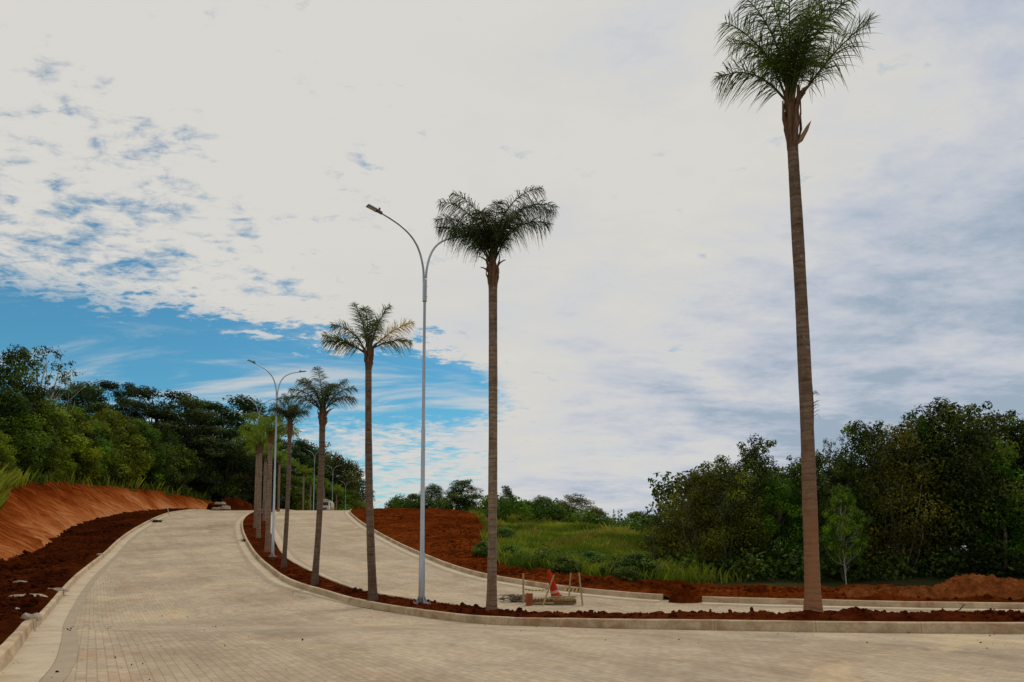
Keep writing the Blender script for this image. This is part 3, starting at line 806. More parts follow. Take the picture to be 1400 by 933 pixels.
# ---- woods above the cut bank
G1 = 'trees of the wood above the cut bank'
G2 = 'tall trees on the skyline of the bank wood'
for r in [
    ('yellow', -22, 43, 575, 'yellow-green bushy tree at the photo edge just above the grassy end of the cut bank', 1.0),
    ('bushy', 34, 54, 548, 'round mid green tree behind the grass tufts on top of the cut bank', 1.1),
    ('yellow', 84, 61, 556, 'broad yellow-green tree on the cut bank just right of the grass tufts', 1.1),
    ('bushy', 122, 70, 566, 'dense mid green tree overhanging the bank, second one right of the grass tufts', 1.05),
    ('yellow', 158, 80, 560, 'bright lime-topped tree in the middle of the row along the bank top', 1.1),
    ('bushy', 192, 88, 572, 'dark-sided bushy tree just right of the lime-topped one on the bank', 1.1),
    ('olive', 226, 97, 590, 'shadowy dark tree left of the smooth olive tree on the bank', 1.0),
    ('olive', 262, 104, 588, 'tallest smooth rounded olive-grey tree on the bank, left of the rubble heap', 1.2),
    ('olive', 297, 112, 600, 'rounded olive tree directly behind the rubble heap at the road crest', 1.1),
    ('bushy', 326, 120, 604, 'low green tree at the far right end of the bank, next to the palm cluster', 1.1),
    ('bushy', 352, 131, 610, 'bushy tree behind the trunks of the palm cluster', 1.1),
]:
    tree('broadleaf_tree', r[0], r[1], r[2], r[3], r[4], 'tree', G1, r[5])
for r in [
    ('bushy', -6, 58, 520, 'dark bushy tree filling the photo edge below the dense tall one', 1.2),
    ('yellow', 40, 68, 530, 'green crown directly below the open airy eucalyptus', 1.2),
    ('bushy', 92, 80, 548, 'green second-row crown just right of the open airy eucalyptus', 1.2),
    ('yellow', 135, 90, 558, 'second-row crown with yellowish top below the small lone puff of the skyline', 1.2),
    ('bushy', 178, 100, 566, 'second-row dark crown between the lone puff and the mid skyline trees', 1.2),
    ('bushy', 222, 112, 580, 'second-row crown rising behind the shadowy dark tree', 1.2),
    ('bushy', 280, 124, 588, 'second-row crown rising between two olive trees', 1.2),
    ('bushy', 330, 136, 602, 'second-row crown left of the palm cluster heads', 1.2),
]:
    tree('broadleaf_tree', r[0], r[1], r[2], r[3], r[4], 'tree', G1, r[5])
for r in [
    ('tall', 4, 66, 478, 'dense dark tall tree at the photo edge, left of the open airy eucalyptus', .9),
    ('open', 52, 78, 468, 'open airy eucalyptus with thin stems showing sky, highest tree on the bank', .95),
    ('umbrella', 96, 102, 516, 'umbrella-crowned skyline tree just right of the open airy eucalyptus', 1.38),
    ('umbrella', 132, 106, 517, 'wide flat-topped skyline tree, second right of the open airy eucalyptus', 1.1),
    ('umbrella', 168, 118, 519, 'slim skyline tree ending in one small lone puff', .55),
    ('umbrella', 201, 116, 529, 'flat-topped skyline tree right of the lone puff', 1.3),
    ('umbrella', 243, 120, 533, 'tall layered skyline tree in the middle of the wood, topping its neighbours', 1.45),
    ('umbrella', 274, 128, 545, 'low round skyline tree right of the tall layered one', 1.16),
    ('umbrella', 310, 132, 540, 'layered skyline tree left of the street lamp arm', 1.45),
    ('umbrella', 346, 146, 552, 'skyline tree whose top shows behind the palm cluster heads', 1.3),
]:
    tree('skyline_tree', r[0], r[1], r[2], r[3], r[4], 'tree', G2, r[5])
# ---- wood at the end of the street, behind the palms
G3 = 'trees of the wood at the far end of the street'
for r in [
    ('umbrella', 372, 170, 592, 'far tree with a flat top seen between palm trunks and lamp posts', 1.0),
    ('umbrella', 398, 178, 598, 'flat-topped far tree left of the leaning palm trunk', 1.0),
    ('tall', 418, 184, 603, 'dark far tree right behind the leaning palm trunk', 1.2),
    ('olive', 441, 190, 606, 'largest smooth olive crown of the far wood, above the truck', 1.1),
    ('olive', 462, 196, 616, 'olive far crown stepping down right of the largest one', 1.0),
    ('tall', 478, 202, 634, 'dark far tree near the falling right end of the far wood', .9),
    ('bushy', 384, 160, 640, 'lower green tree filling the far wood between the lamp posts', 1.3),
    ('bushy', 410, 165, 648, 'lower dark tree of the far wood left of the truck', 1.3),
    ('bushy', 446, 176, 655, 'lower dark tree of the far wood behind the truck', 1.3),
    ('bushy', 472, 186, 662, 'lower tree at the right foot of the far wood', 1.2),
    ('open', 493, 205, 652, 'thin scraggly tree sticking out at the right end of the far wood', .8),
]:
    tree('far_tree', r[0], r[1], r[2], r[3], r[4], 'tree', G3, r[5])
# ---- row of trees behind the grassy rise
G4 = 'trees and bushes behind the grassy rise'
for r in [
    ('bushy', 541, 122, 680, 'small round tree at the left end of the row behind the red heap', 1.3),
    ('bushy', 566, 114, 673, 'low green tree behind the crest of the red heap, left of the biggest bush', 1.6),
    ('olive', 592, 108, 660, 'taller tree behind the red heap just left of the biggest dark bush', 1.4),
    ('tall', 632, 98, 657, 'biggest dark bush behind the top corner of the red heap', 2.1),
    ('tall', 694, 92, 665, 'lone dark round-headed tree just right of the thin palm trunk', .75),
    ('bushy', 716, 84, 682, 'low dark tree filling the dip right of the lone round-headed one', 1.68),
    ('olive', 742, 82, 675, 'flat-headed pale tree in the middle of the row behind the grass', 1.4),
    ('brown', 788, 69, 675, 'wide feathery bush standing at the top of the grassy rise', 1.89),
    ('bushy', 768, 80, 682, 'mid green tree half hidden behind the wide feathery bush', 1.4),
    ('yellow', 816, 76, 692, 'yellow-green low tree right of the wide feathery bush', 1.4),
    ('plume', 846, 72, 684, 'feathery tree of upright shoots between rounded trees', 1.19),
    ('bushy', 872, 76, 696, 'round green tree between the feathery shoots and the dark wood', 1.54),
    ('bushy', 892, 68, 700, 'dark round tree touching the brownish edge of the right wood', 1.4),
]:
    tree('hedge_tree', r[0], r[1], r[2], r[3], r[4], 'tree', G4, r[5], .3)
# ---- tall wood on the right
G5 = 'trees of the dark wood behind the soil mounds'
for r in [
    ('brown', 912, 33, 686, 'low brownish bush forming the left end of the dark wood', 1.15),
    ('brown', 950, 32, 640, 'brownish ragged tree near the left end of the dark wood', 1.0),
    ('brown', 990, 31.5, 622, 'rusty-topped broad tree between the left end of the wood and the open crown', 1.0),
    ('tall', 1032, 33, 600, 'open-crowned tree rising above the left half of the dark wood', .8),
    ('tallgreen', 1066, 32, 655, 'lower green tree just left of the thick near palm trunk', .95),
    ('tall', 1104, 33, 622, 'dark tree behind the thick near palm trunk', .95),
    ('open', 1145, 40, 592, 'thin pale see-through tree rising above the dip right of the near palm', .5),
    ('tallgreen', 1152, 29.5, 668, 'bright green young-leaved tree in front of the dark wood, right of the near palm', .75),
    ('tall', 1192, 32, 575, 'high dark tree on the left shoulder of the tallest part of the wood', .85),
    ('brown', 1228, 31, 572, 'brown-green leafy tree left of the tallest crown', .85),
    ('tall', 1270, 32, 560, 'tall dark tree beside the tallest crown on its left', .9),
    ('tall', 1322, 31, 552, 'tallest crown of the dark wood with straggling tips', .95),
    ('tallgreen', 1366, 30.5, 600, 'greener tree leaning out of the wood above the largest soil mound', .85),
    ('tall', 1392, 32, 564, 'dark tree at the right photo edge behind the largest soil mound', .95),
    ('tall', 1440, 31, 572, 'dark tree cut by the right edge of the photo', .95),
]:
    tree('wood_tree', r[0], r[1], r[2], r[3], r[4], 'tree', G5, r[5])
for r in [
    ('tall', 975, 38, 650, 'dark second-row tree behind the rusty-topped one', 1.2),
    ('tall', 1070, 39, 640, 'dark second-row tree left of the near palm trunk', 1.2),
    ('tall', 1150, 39, 622, 'dark second-row tree below the thin pale see-through tree', 1.3),
    ('tall', 1250, 38, 590, 'dark second-row tree between the brown-green tree and the tall one', 1.2),
    ('tall', 1345, 38, 575, 'dark second-row tree behind the tallest crown', 1.2),
    ('tall', 1430, 38, 585, 'dark second-row tree at the right photo edge', 1.2),
]:
    tree('wood_tree', r[0], r[1], r[2], r[3], r[4], 'tree', G5, r[5])
tree('young_tree', 'slender', 1154, 27.6, 672, 'slender young tree with a pale bare stem rising from behind the small soil mound', 'tree', None, .75)

# ---- leafy undergrowth and grass nobody could count
def leaf_mass(name, m, seed, pts, rad, per, leaf, lw, label=None):
    rng = np.random.default_rng(seed); V = []; Fq = []; A = []; nv = 0
    for (x, y, z), r in zip(pts, rad):
        n = int(per*r**1.6)
        P, N = clump_points(rng, np.array([x, y, z]), r, n, .8, .45)
        v, f = leaf_quads(rng, P, N*.9+np.array([0, 0, .6]), leaf, lw, .8)
        V.append(v); Fq.append(f+nv); nv += len(v)
        A.append(np.repeat(np.clip(rng.uniform(.1, .7)+rng.normal(0, .16, n), 0, 1), 4))
    o = link(bpy.data.objects.new(name, raw_mesh(name, np.concatenate(V), np.concatenate(Fq), M[m], False, {'rnd': np.concatenate(A)})))
    tag(o, label, None, None, 'stuff')
    return o
rng = np.random.default_rng(77)
pts = []; rad = []
btn = normals(BANK_C)
for i in range(0, len(BANK_C)):
    y = BANK_C[i, 1]
    if not 30 < y < 150: continue
    for k in range(2):
        d = rng.uniform(1.8, 10.0); p = BANK_TOP[i]-btn[i]*d
        if y < 62 and d < 3.5: continue
        r = rng.uniform(.5, 1.1)*(.7+d*.09); pts.append((p[0], p[1], 0)); rad.append(r)
P_ = np.array(pts); zz = height(P_[:, 0], P_[:, 1]); pts = [(p[0], p[1], z+r*.4) for p, z, r in zip(pts, zz, rad)]
leaf_mass('undergrowth', 'leaf_dark', 3, pts, rad, 90, .32, .18, 'dark undergrowth below the trees along the top of the cut bank')
pts = []; rad = []
for k in range(150):
    px = rng.uniform(890, 1480); y = rng.uniform(29, 35); x = at(px, y)[0]
    r = rng.uniform(.5, 1.2); pts.append((x, y, hz(x, y)+r*.45)); rad.append(r)
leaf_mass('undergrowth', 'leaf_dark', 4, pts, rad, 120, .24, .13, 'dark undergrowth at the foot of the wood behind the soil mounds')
pts = []; rad = []
for k in range(330):
    px = rng.uniform(900, 1520); y = rng.uniform(38, 46); x = at(px, y)[0]
    r = rng.uniform(.9, 1.7); pts.append((x, y, hz(x, y)+rng.uniform(.3, 4.6))); rad.append(r)
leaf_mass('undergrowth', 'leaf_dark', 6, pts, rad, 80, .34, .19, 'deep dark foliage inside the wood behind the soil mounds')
pts = []; rad = []
for k in range(140):
    y = rng.uniform(62, 84); x = at(rng.uniform(664, 905), y)[0]
    r = rng.uniform(.7, 1.4); pts.append((x, y, hz(x, y)+r*.4+rng.uniform(0, 1.5))); rad.append(r)
for k in range(70):
    y = rng.uniform(100, 122); x = at(rng.uniform(530, 664), y)[0]
    r = rng.uniform(.7, 1.4); pts.append((x, y, hz(x, y)+r*.3+rng.uniform(0, 1.2))); rad.append(r)
leaf_mass('undergrowth', 'leaf_mid', 5, pts, rad, 100, .34, .2, 'low green thicket between the trees behind the grassy rise')

def grass(name, m, seed, P, hgt, wid, label, lean=.75):
    rng = np.random.default_rng(seed); n = len(P)
    z = height(P[:, 0], P[:, 1])-.05
    a = rng.uniform(0, 6.28, n); h = hgt*rng.uniform(.45, 1.25, n)*(.75+.9*(fbm(P[:, 0]*.5, P[:, 1]*.5, 8, 3)+.3)); w = wid*rng.uniform(.7, 1.3, n)
    d = np.stack([np.cos(a), np.sin(a)], 1); b = rng.uniform(0, 6.28, n); l = np.stack([np.cos(b), np.sin(b)], 1)*(lean*h*rng.random(n))[:, None]
    V = np.zeros((n, 4, 3))
    V[:, 0, :2] = P-d*w[:, None]/2; V[:, 1, :2] = P+d*w[:, None]/2; V[:, :2, 2] = z[:, None]
    V[:, 2, :2] = P+l*.45+d*w[:, None]*.4; V[:, 2, 2] = z+h*.62
    V[:, 3, :2] = P+l; V[:, 3, 2] = z+h
    patch = np.clip(.45+1.1*fbm(P[:, 0]*.22, P[:, 1]*.3, 9, 3)+rng.normal(0, .14, n), 0, 1)
    o = link(bpy.data.objects.new(name, raw_mesh(name, V.reshape(-1, 3), np.arange(4*n).reshape(n, 4), M[m], False, {'rnd': np.repeat(patch, 4)})))
    tag(o, label, None, None, 'stuff')
    return o
def scatter(n, seed, x0, x1, y0, y1, keep):
    rng = np.random.default_rng(seed)
    P = np.stack([rng.uniform(x0, x1, n), rng.uniform(y0, y1, n)], 1)
    return P[keep(P)]
def beyond_edge(P, m=0.0):
    d, s, _ = seg_dist(P, EDGE_C); return (s < 0) & (d > m)
def on_rise(P):
    r = np.random.default_rng(2).random(len(P))
    d, s_, _ = seg_dist(P, EDGE_C)
    ragged = .15+1.5*np.clip(fbm(P[:, 0]*.7, P[:, 1]*.7, 61, 3)+.1, 0, 1)*np.clip((P[:, 1]-30)/8, .35, 1.6)+.5*r**2
    edge = P[:, 0]-(.225*P[:, 1]+.6)+2.2*fbm(P[:, 0]*.5, P[:, 1]*.5, 62, 3)
    return (s_ < 0) & (d > ragged) & (edge < 1.6*r) & (P[:, 1] > 28.0)
hill = scatter(190000, 1, -7, 17, 26, 82, on_rise)
grass('grass', 'grass', 11, hill, .50, .036, 'tall green and yellowish grass covering the rise behind the red verge')
dry = hill[(fbm(hill[:, 0]*.25, hill[:, 1]*.25, 14, 3)+(hill[:, 1]-46)*.012 > .13)][::6]
grass('dry_grass', 'grass_dry', 12, dry, .72, .03, 'dry straw-coloured seed heads along the top of the grassy rise', .6)
pts = []; rad = []
for k in range(520):
    px = rng.uniform(650, 905); y = rng.uniform(28.5, 58) if k % 3 else rng.uniform(28.5, 38); x = at(px, y)[0]
    P1 = np.array([[x, y]]); d1, s1_, _ = seg_dist(P1, EDGE_C)
    if s1_[0] >= 0 or d1[0] < .3 or vnoise(np.array([x*.3]), np.array([y*.2]), 91)[0] < -.12+.012*(y-30): continue
    r = rng.uniform(.18, .50)*(1.25 if y < 38 else 1.0); pts.append((x, y, hz(x, y)+r*.35)); rad.append(r)
leaf_mass('weeds', 'leaf_cover', 8, pts, rad, 330, .17, .11, 'low leafy weeds mixed into the grass of the rise')
# grass on the near end of the bank top
bp = []
rg = np.random.default_rng(4)
for i in range(len(BANK_C)):
    y = BANK_C[i, 1]
    if 22 < y < 125:
        for k in range(int(420*(1-max(0, y-52)/11)) if y < 62 else 14):
            bp.append(BANK_TOP[i]-btn[i]*(rg.random()**1.3*5-.15))
grass('grass', 'grass', 13, np.array(bp), 1.25, .05, 'tuft of bright grass on the near end of the bank top')

# ------------------------------------------------------------------ palms
M['trunk_big'] = mat_palm_trunk('thick_palm_trunk', (.055, .035, .023), (.215, .150, .105), (.30, .135, .062), 6.0)
M['trunk_near'] = mat_palm_trunk('palm_trunk', (.075, .050, .034), (.300, .220, .152), (.16, .070, .036))
M['trunk_dark'] = mat_palm_trunk('dark_palm_trunk', (.048, .032, .022), (.205, .145, .100), (.060, .028, .016))  # darker brown set of the palm trunk colours
M['boot'] = mottled('dead_leaf_base', (.055, .030, .018), (.20, .115, .065), 5, .9, 0, .6, .03, (3, 3, .4), .15)
M['boot_pale'] = mottled('split_leaf_base', (.17, .105, .055), (.32, .215, .12), 6, .85, 0, .4, .02, (3, 3, .5), .15)
M['frond'] = mat_leaf('palm_leaf', (.016, .030, .009), (.150, .180, .070), .25, .12, .45)
M['frond_green'] = mat_leaf('green_palm_leaf', (.018, .040, .007), (.165, .230, .050), .32, .12, .45)
M['frond_bright'] = mat_leaf('bright_palm_leaf', (.050, .105, .006), (.270, .360, .022), .5, .12, .45)
M['frond_yellow'] = mat_leaf('yellowed_palm_leaf', (.36, .27, .010), (.74, .60, .030), .35, .0, .5)
M['spear'] = mottled('palm_leaf_stalk', (.07, .075, .035), (.16, .15, .075), 4, .6, 0, .2, .01, (2, 2, .4))

def frond_geo(rng, MBs, VL, AL, az, el, L, bend, leaflen, droop, n=46, base=(0, 0, 0), start=.2, wid=.021):
    """stalk into MBs, leaflets appended to VL/AL"""
    N = 14; s = np.linspace(0, 1, N)
    e = R(el)-R(bend)*s**1.75
    d = np.array([math.cos(az), math.sin(az), 0]); side0 = np.array([-math.sin(az), math.cos(az), 0])
    tang = d[None]*np.cos(e)[:, None]+np.array([0, 0, 1.0])[None]*np.sin(e)[:, None]
    sw = rng.normal(0, .10)
    tang = tang+side0[None]*(sw*s)[:, None]
    p = np.array(base)+np.concatenate([[np.zeros(3)], np.cumsum((tang[:-1]+tang[1:])/2*(L/(N-1)), axis=0)])
    MBs.tube(p, np.linspace(.030, .006, N), 5)
    q = np.repeat(np.linspace(start, .995, n), 2); q = np.clip(q+rng.normal(0, .006, len(q)), start, 1)
    q = np.concatenate([q, q]) if leaflen > 0 else q
    m = len(q); sg = np.where(np.arange(m) % 2 == 0, 1.0, -1.0)
    P = np.stack([np.interp(q, s, p[:, k]) for k in range(3)], 1)
    T = np.stack([np.interp(q, s, tang[:, k]) for k in range(3)], 1); T /= np.linalg.norm(T, axis=1)[:, None]
    S = np.cross(T, np.array([0, 0, 1.0])); S /= np.linalg.norm(S, axis=1)[:, None]+1e-6
    U = np.cross(S, T)
    an = rng.uniform(-.85, 1.05, m)                       # leaflets leave in many planes
    D = S*(sg*np.cos(an))[:, None]+U*np.sin(an)[:, None]+T*rng.uniform(.30, .95, m)[:, None]
    D /= np.linalg.norm(D, axis=1)[:, None]
    ll = leaflen*np.sin(math.pi*np.clip(.16+.80*(q-start)/(1-start), 0, 1))**.55*rng.uniform(.75, 1.15, m)
    X = np.cross(D, rng.normal(0, 1, (m, 3))); X /= np.linalg.norm(X, axis=1)[:, None]+1e-6
    rows = []; g = np.zeros((m, 3)); K = 4
    for k in range(K+1):
        t = k/K
        c = P+D*(ll*t)[:, None]*(1-.12*t*droop); c[:, 2] -= droop*ll*t**2*.62
        w = wid*(.55+.9*t if t < .4 else 1.0-(t-.4)*1.45)*.5
        rows.append((c-X*w, c+X*w))
    for k in range(K):
        VL.append(np.stack([rows[k][0], rows[k][1], rows[k+1][1], rows[k+1][0]], 1).reshape(-1, 3))
        AL.append(np.repeat(np.clip(rng.uniform(.25, .65)+rng.normal(0, .2, m), 0, 1), 4))

def frond_mesh(seed, m, specs, base_r=.07):
    rng = np.random.default_rng(seed); mb = MB(); VL = []; AL = []
    for (az, el, L, bend, ll, dr, n, bz) in specs:
        frond_geo(rng, mb, VL, AL, az, el, L, bend, ll, dr, n, (base_r*math.cos(az), base_r*math.sin(az), bz))
    sv = np.concatenate(mb.v)
    tri = []
    for f in mb.f:
        if len(f) == 4: tri.append(f)
        else:
            for i in range(1, len(f)-1): tri.append((f[0], f[i], f[i+1], f[i+1]))
    sq = np.array([t for t in tri if len(set(t)) == 4])
    V = np.concatenate([sv]+VL); n0 = len(sv); nl = len(V)-n0
    Fq = np.concatenate([sq, n0+np.arange(nl).reshape(-1, 4)])
    A = np.concatenate([np.full(n0, .5)]+AL)
    return raw_mesh('frond', V, Fq, M[m], False, {'rnd': A})

def trunk_mesh(seed, H, r0, r1, lean, bow, m, flare=1.32):
    rng = np.random.default_rng(seed); N = max(24, int(H*7)); S = 16
    t = np.linspace(0, 1, N); z = -.45+t*(H+.45)
    cx = lean[0]*t+bow[0]*np.sin(t*math.pi); cyy = lean[1]*t+bow[1]*np.sin(t*math.pi)
    r = r1+(r0-r1)*(1-t)**.9; r = r*(1+(flare-1)*np.exp(-np.clip(z, 0, 9)/.45))
    r = r*(1+.025*np.sin(z*2.1+seed)+.018*vnoise(z*9, z*0+seed, 3)*2)
    th = np.arange(S)*2*math.pi/S
    V = np.stack([cx[:, None]+np.cos(th)*r[:, None]*(1+.03*vnoise(th*1.5+0*z[:, None], z[:, None]*1.2, 7)), cyy[:, None]+np.sin(th)*r[:, None], z[:, None]+0*th], -1).reshape(-1, 3)
    f = []
    for i in range(N-1):
        for j in range(S): f.append((i*S+j, i*S+(j+1) % S, (i+1)*S+(j+1) % S, (i+1)*S+j))
    mb = MB(); mb.add(V, f+[tuple((N-1)*S+j for j in range(S))])
    return mb.mesh('trunk', M[m], True)

def boots_mesh(seed, r, H, n=14, stubs=5, m='boot'):
    """old leaf bases wrapped round the head of the trunk, with cut stalks"""
    rng = np.random.default_rng(seed); mb = MB()
    mb.tube([(0, 0, -.1), (0, 0, H*.25), (0, 0, H*.6), (0, 0, H)], [r*1.02, r*1.18, r*.95, r*.45], 12)
    for i in range(n):
        a = i*2.39996; z = H*.02+H*.55*i/n; w = r*rng.uniform(.5, .8)
        d = np.array([math.cos(a), math.sin(a), 0]); s = np.array([-math.sin(a), math.cos(a), 0]); h = rng.uniform(.35, .6)*H
        o = rng.uniform(.0, .06)
        P = [d*r*.95-s*w, d*r*.95+s*w, d*(r*1.28+o)+s*w*.62, d*(r*1.28+o)-s*w*.62, d*(r*1.0+o*1.6)+s*w*.16, d*(r*1.0+o*1.6)-s*w*.16]
        P = np.array(P); P[:, 2] = [z, z, z+h*.45, z+h*.45, z+h, z+h]
        Q = P-d*.02
        mb.add(np.concatenate([P, Q]), [(0, 1, 2, 3), (3, 2, 4, 5), (7, 6, 9, 8), (8, 9, 11, 10), (0, 3, 9, 6), (3, 5, 11, 9), (1, 7, 8, 2), (2, 8, 10, 4), (4, 10, 11, 5), (0, 6, 7, 1)])
    for i in range(stubs):
        a = rng.uniform(0, 6.28); L = rng.uniform(.35, .62); e = np.linspace(1.25, rng.uniform(.1, .7), 6)
        d = np.array([math.cos(a), math.sin(a), 0])
        p = [d*r*.9+np.array([0, 0, H*rng.uniform(.35, .75)])]
        for q in e: p.append(p[-1]+(d*math.cos(q)+np.array([0, 0, math.sin(q)]))*L/6)
        mb.tube(p, np.linspace(.034, .014, 7), 6)
    return mb.mesh('leaf_bases', M[m], False)

def spear_mesh(H):
    mb = MB()
    for k in range(5):
        a = k*1.257; d = np.array([math.cos(a), math.sin(a), 0])
        mb.tube([d*.05, d*.045+np.array([0, 0, H*.5]), d*.12+np.array([0, 0, H])], [.05, .035, .012], 6)
    return mb.mesh('leaf_stalks', M['spear'], True)

def palm(label, x, y, H, r0, r1, lean, bow, seed, fronds, crown_mat, boot, zoff=.2, trunk='trunk_dark', yellow=None, group='palms planted along the median', stubs=5, nl=60):
    z = zroad(y)+zoff
    o = thing('palm_tree', label, 'palm tree', (x, y, float(z)), 0, group)
    link(bpy.data.objects.new('trunk', trunk_mesh(seed, H, r0, r1, lean, bow, trunk)), o)
    top = Vector((lean[0], lean[1], H))
    b = link(bpy.data.objects.new('leaf_bases', boots_mesh(seed+1, r1, boot, 14, stubs)), o); b.location = top
    sp = link(bpy.data.objects.new('leaf_stalks', spear_mesh(boot*.9)), o); sp.location = top+Vector((0, 0, boot*.55))
    if isinstance(fronds, str): return o, top
    for i, f in enumerate(fronds):
        az, el, L, bend, ll, dr = f[:6]
        m = 'frond_yellow' if yellow is not None and i in yellow else crown_mat
        fo = link(bpy.data.objects.new('frond', frond_mesh(seed*31+i, m, [(R(az), el, L, bend, ll*1.3, dr*.85, nl, 0)], .05)), o)
        fo.location = top+Vector((0, 0, boot*(.62+.35*(i/len(fronds)))))
        if yellow is not None and i in yellow: fo['label'] = 'yellowed palm frond'
    return o, top

# the thick near palm
A = [(352, 50, 2.5, 20, .62, .8), (186, 66, 2.3, 62, .60, .8), (182, 48, 1.75, 92, .55, .9), (300, 74, 2.1, 75, .62, 1.0), (250, 76, 2.2, 80, .62, 1.0),
     (215, 72, 2.3, 66, .62, .9), (330, 72, 2.2, 60, .62, .9), (270, 62, 1.6, 100, .62, 1.1), (90, 72, 2.2, 70, .60, .9), (40, 62, 2.0, 62, .60, .9), (140, 70, 2.1, 60, .6, .9),
     (200, 82, 2.4, 42, .62, .8), (10, 78, 2.5, 40, .62, .8)]
A = [(a_, min(88, e_+6), l_*1.04, b_, ll_, d_2*.85) for a_, e_, l_, b_, ll_, d_2 in A]
pa, ta = palm('thick near palm with tall straight trunk, crown cut off by the top of the photo', 6.2, 14.2, 10.1, .150, .112, (-.10, .0), (.05, 0), 3, A, 'frond_green', 1.35, .33, 'trunk_big', stubs=6, nl=52)
mb = MB()                                                       # one split leaf base still hanging on
mb.add([(.10, -.05, .02), (.12, .06, .02), (.24, -.03, .16), (.26, .08, .13), (.36, .0, .40), (.38, .06, .36), (.44, .02, .56)], [(0, 1, 3, 2), (2, 3, 5, 4), (4, 5, 6)])
mb.add([(.06, -.05, .06), (.08, .06, .06), (.18, -.03, .21), (.20, .08, .19), (.32, .0, .43), (.34, .06, .40), (.44, .02, .57)], [(0, 2, 3, 1), (2, 4, 5, 3), (4, 6, 5)])
mb.add([(.10, -.05, .02), (.24, -.03, .16), (.36, 0, .40), (.44, .02, .56), (.06, -.05, .06), (.18, -.03, .21), (.32, 0, .43)], [(0, 1, 5, 4), (1, 2, 6, 5), (2, 3, 6)])
hb_ = mb.build('split_leaf_base', M['boot_pale'], pa); hb_.location = ta
mb = MB(); rr = np.random.default_rng(6)
for k in range(12):
    z = 4.35+np.clip(rr.normal(0, .2), -.4, .4); mb.tube([(.116, -.065, z), (.165+rr.random()*.04, -.07+rr.normal(0, .03), z+.05), (.20+rr.random()*.07, -.08+rr.normal(0, .06), z-.02+rr.normal(0, .05))], [.006, .005, .002], 4)
mb.tube([(.112, -.06, 3.9), (.118, -.065, 4.35), (.112, -.06, 4.8)], [.012, .02, .01], 6)
mb.build('dry_sprig', M['boot'], pa)
# the thin palm with a mop of drooping fronds
B = [(180, 66, 2.35, 88, .62, 1.0), (188, 74, 2.5, 92, .62, 1.0), (174, 56, 2.1, 70, .62, 1.0), (200, 80, 2.4, 80, .58, 1.0), (4, 80, 2.9, 128, .58, 1.1), (352, 74, 2.75, 118, .58, 1.1), (12, 64, 2.3, 96, .55, 1.1), (340, 84, 2.7, 104, .58, 1.1),
     (300, 66, 1.6, 105, .6, 1.1), (250, 68, 1.6, 105, .6, 1.1), (270, 80, 1.6, 80, .6, 1.0), (90, 76, 1.6, 66, .6, 1.0), (130, 68, 1.6, 75, .6, 1.0), (205, 46, 1.4, 85, .5, 1.0)]
B = [(a_, min(88, e_+7), l_*1.04, b_*.97, ll_*.95, d_2*1.12) for a_, e_, l_, b_, ll_, d_2 in B]
palm('thin palm with drooping mop of fronds, tallest one left of the near palm', -.58, 19.5, 9.42, .130, .126, (.02, 0), (.02, 0), 7, B, 'frond', .95, .28, 'trunk_near', stubs=5, nl=70)
# palm with one yellow frond
C_ = [(188, 34, 1.6, 36, .46, .7), (178, 62, 1.7, 62, .46, .75), (200, 24, 1.5, 42, .46, .85), (165, 82, 1.9, 26, .44, .5), (12, 80, 1.8, 30, .44, .5), (352, 44, 1.75, 30, .46, .6), (8, 30, 1.45, 50, .44, .85),
      (270, 72, 1.5, 60, .46, .8), (90, 72, 1.6, 50, .46, .8)]
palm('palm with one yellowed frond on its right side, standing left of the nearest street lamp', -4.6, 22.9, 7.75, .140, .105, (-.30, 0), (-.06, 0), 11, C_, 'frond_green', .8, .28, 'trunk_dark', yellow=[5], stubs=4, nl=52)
D_ = [(182, 66, 1.75, 80, .46, .9), (170, 80, 1.75, 50, .46, .9), (358, 66, 1.75, 78, .46, .9), (14, 80, 1.75, 62, .46, .9), (340, 44, 1.6, 78, .44, 1.0), (200, 44, 1.6, 80, .44, 1.0), (270, 84, 1.8, 50, .46, .9), (230, 72, 1.6, 80, .46, .9),
      (310, 66, 1.5, 90, .46, .9), (90, 74, 1.6, 60, .46, .9)]
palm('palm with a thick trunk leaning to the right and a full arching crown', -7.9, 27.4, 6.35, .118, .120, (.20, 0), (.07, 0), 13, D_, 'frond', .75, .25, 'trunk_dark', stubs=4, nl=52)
E_ = [(180, 72, 1.5, 62, .42, .9), (0, 68, 1.45, 66, .42, .9), (200, 80, 1.4, 40, .42, .8), (20, 80, 1.4, 40, .42, .8), (270, 84, 1.5, 50, .42, .9), (300, 60, 1.2, 80, .42, .9), (90, 74, 1.3, 60, .42, .9), (140, 60, 1.3, 70, .42, .9), (340, 42, 1.1, 70, .4, .9), (215, 46, 1.1, 70, .4, .9)]
palm('slim palm with a small sparse crown beside the second street lamp', -11.4, 34.2, 6.5, .108, .100, (.15, 0), (.05, 0), 17, E_, 'frond', 1.0, .25, 'trunk_dark', stubs=3, nl=46)

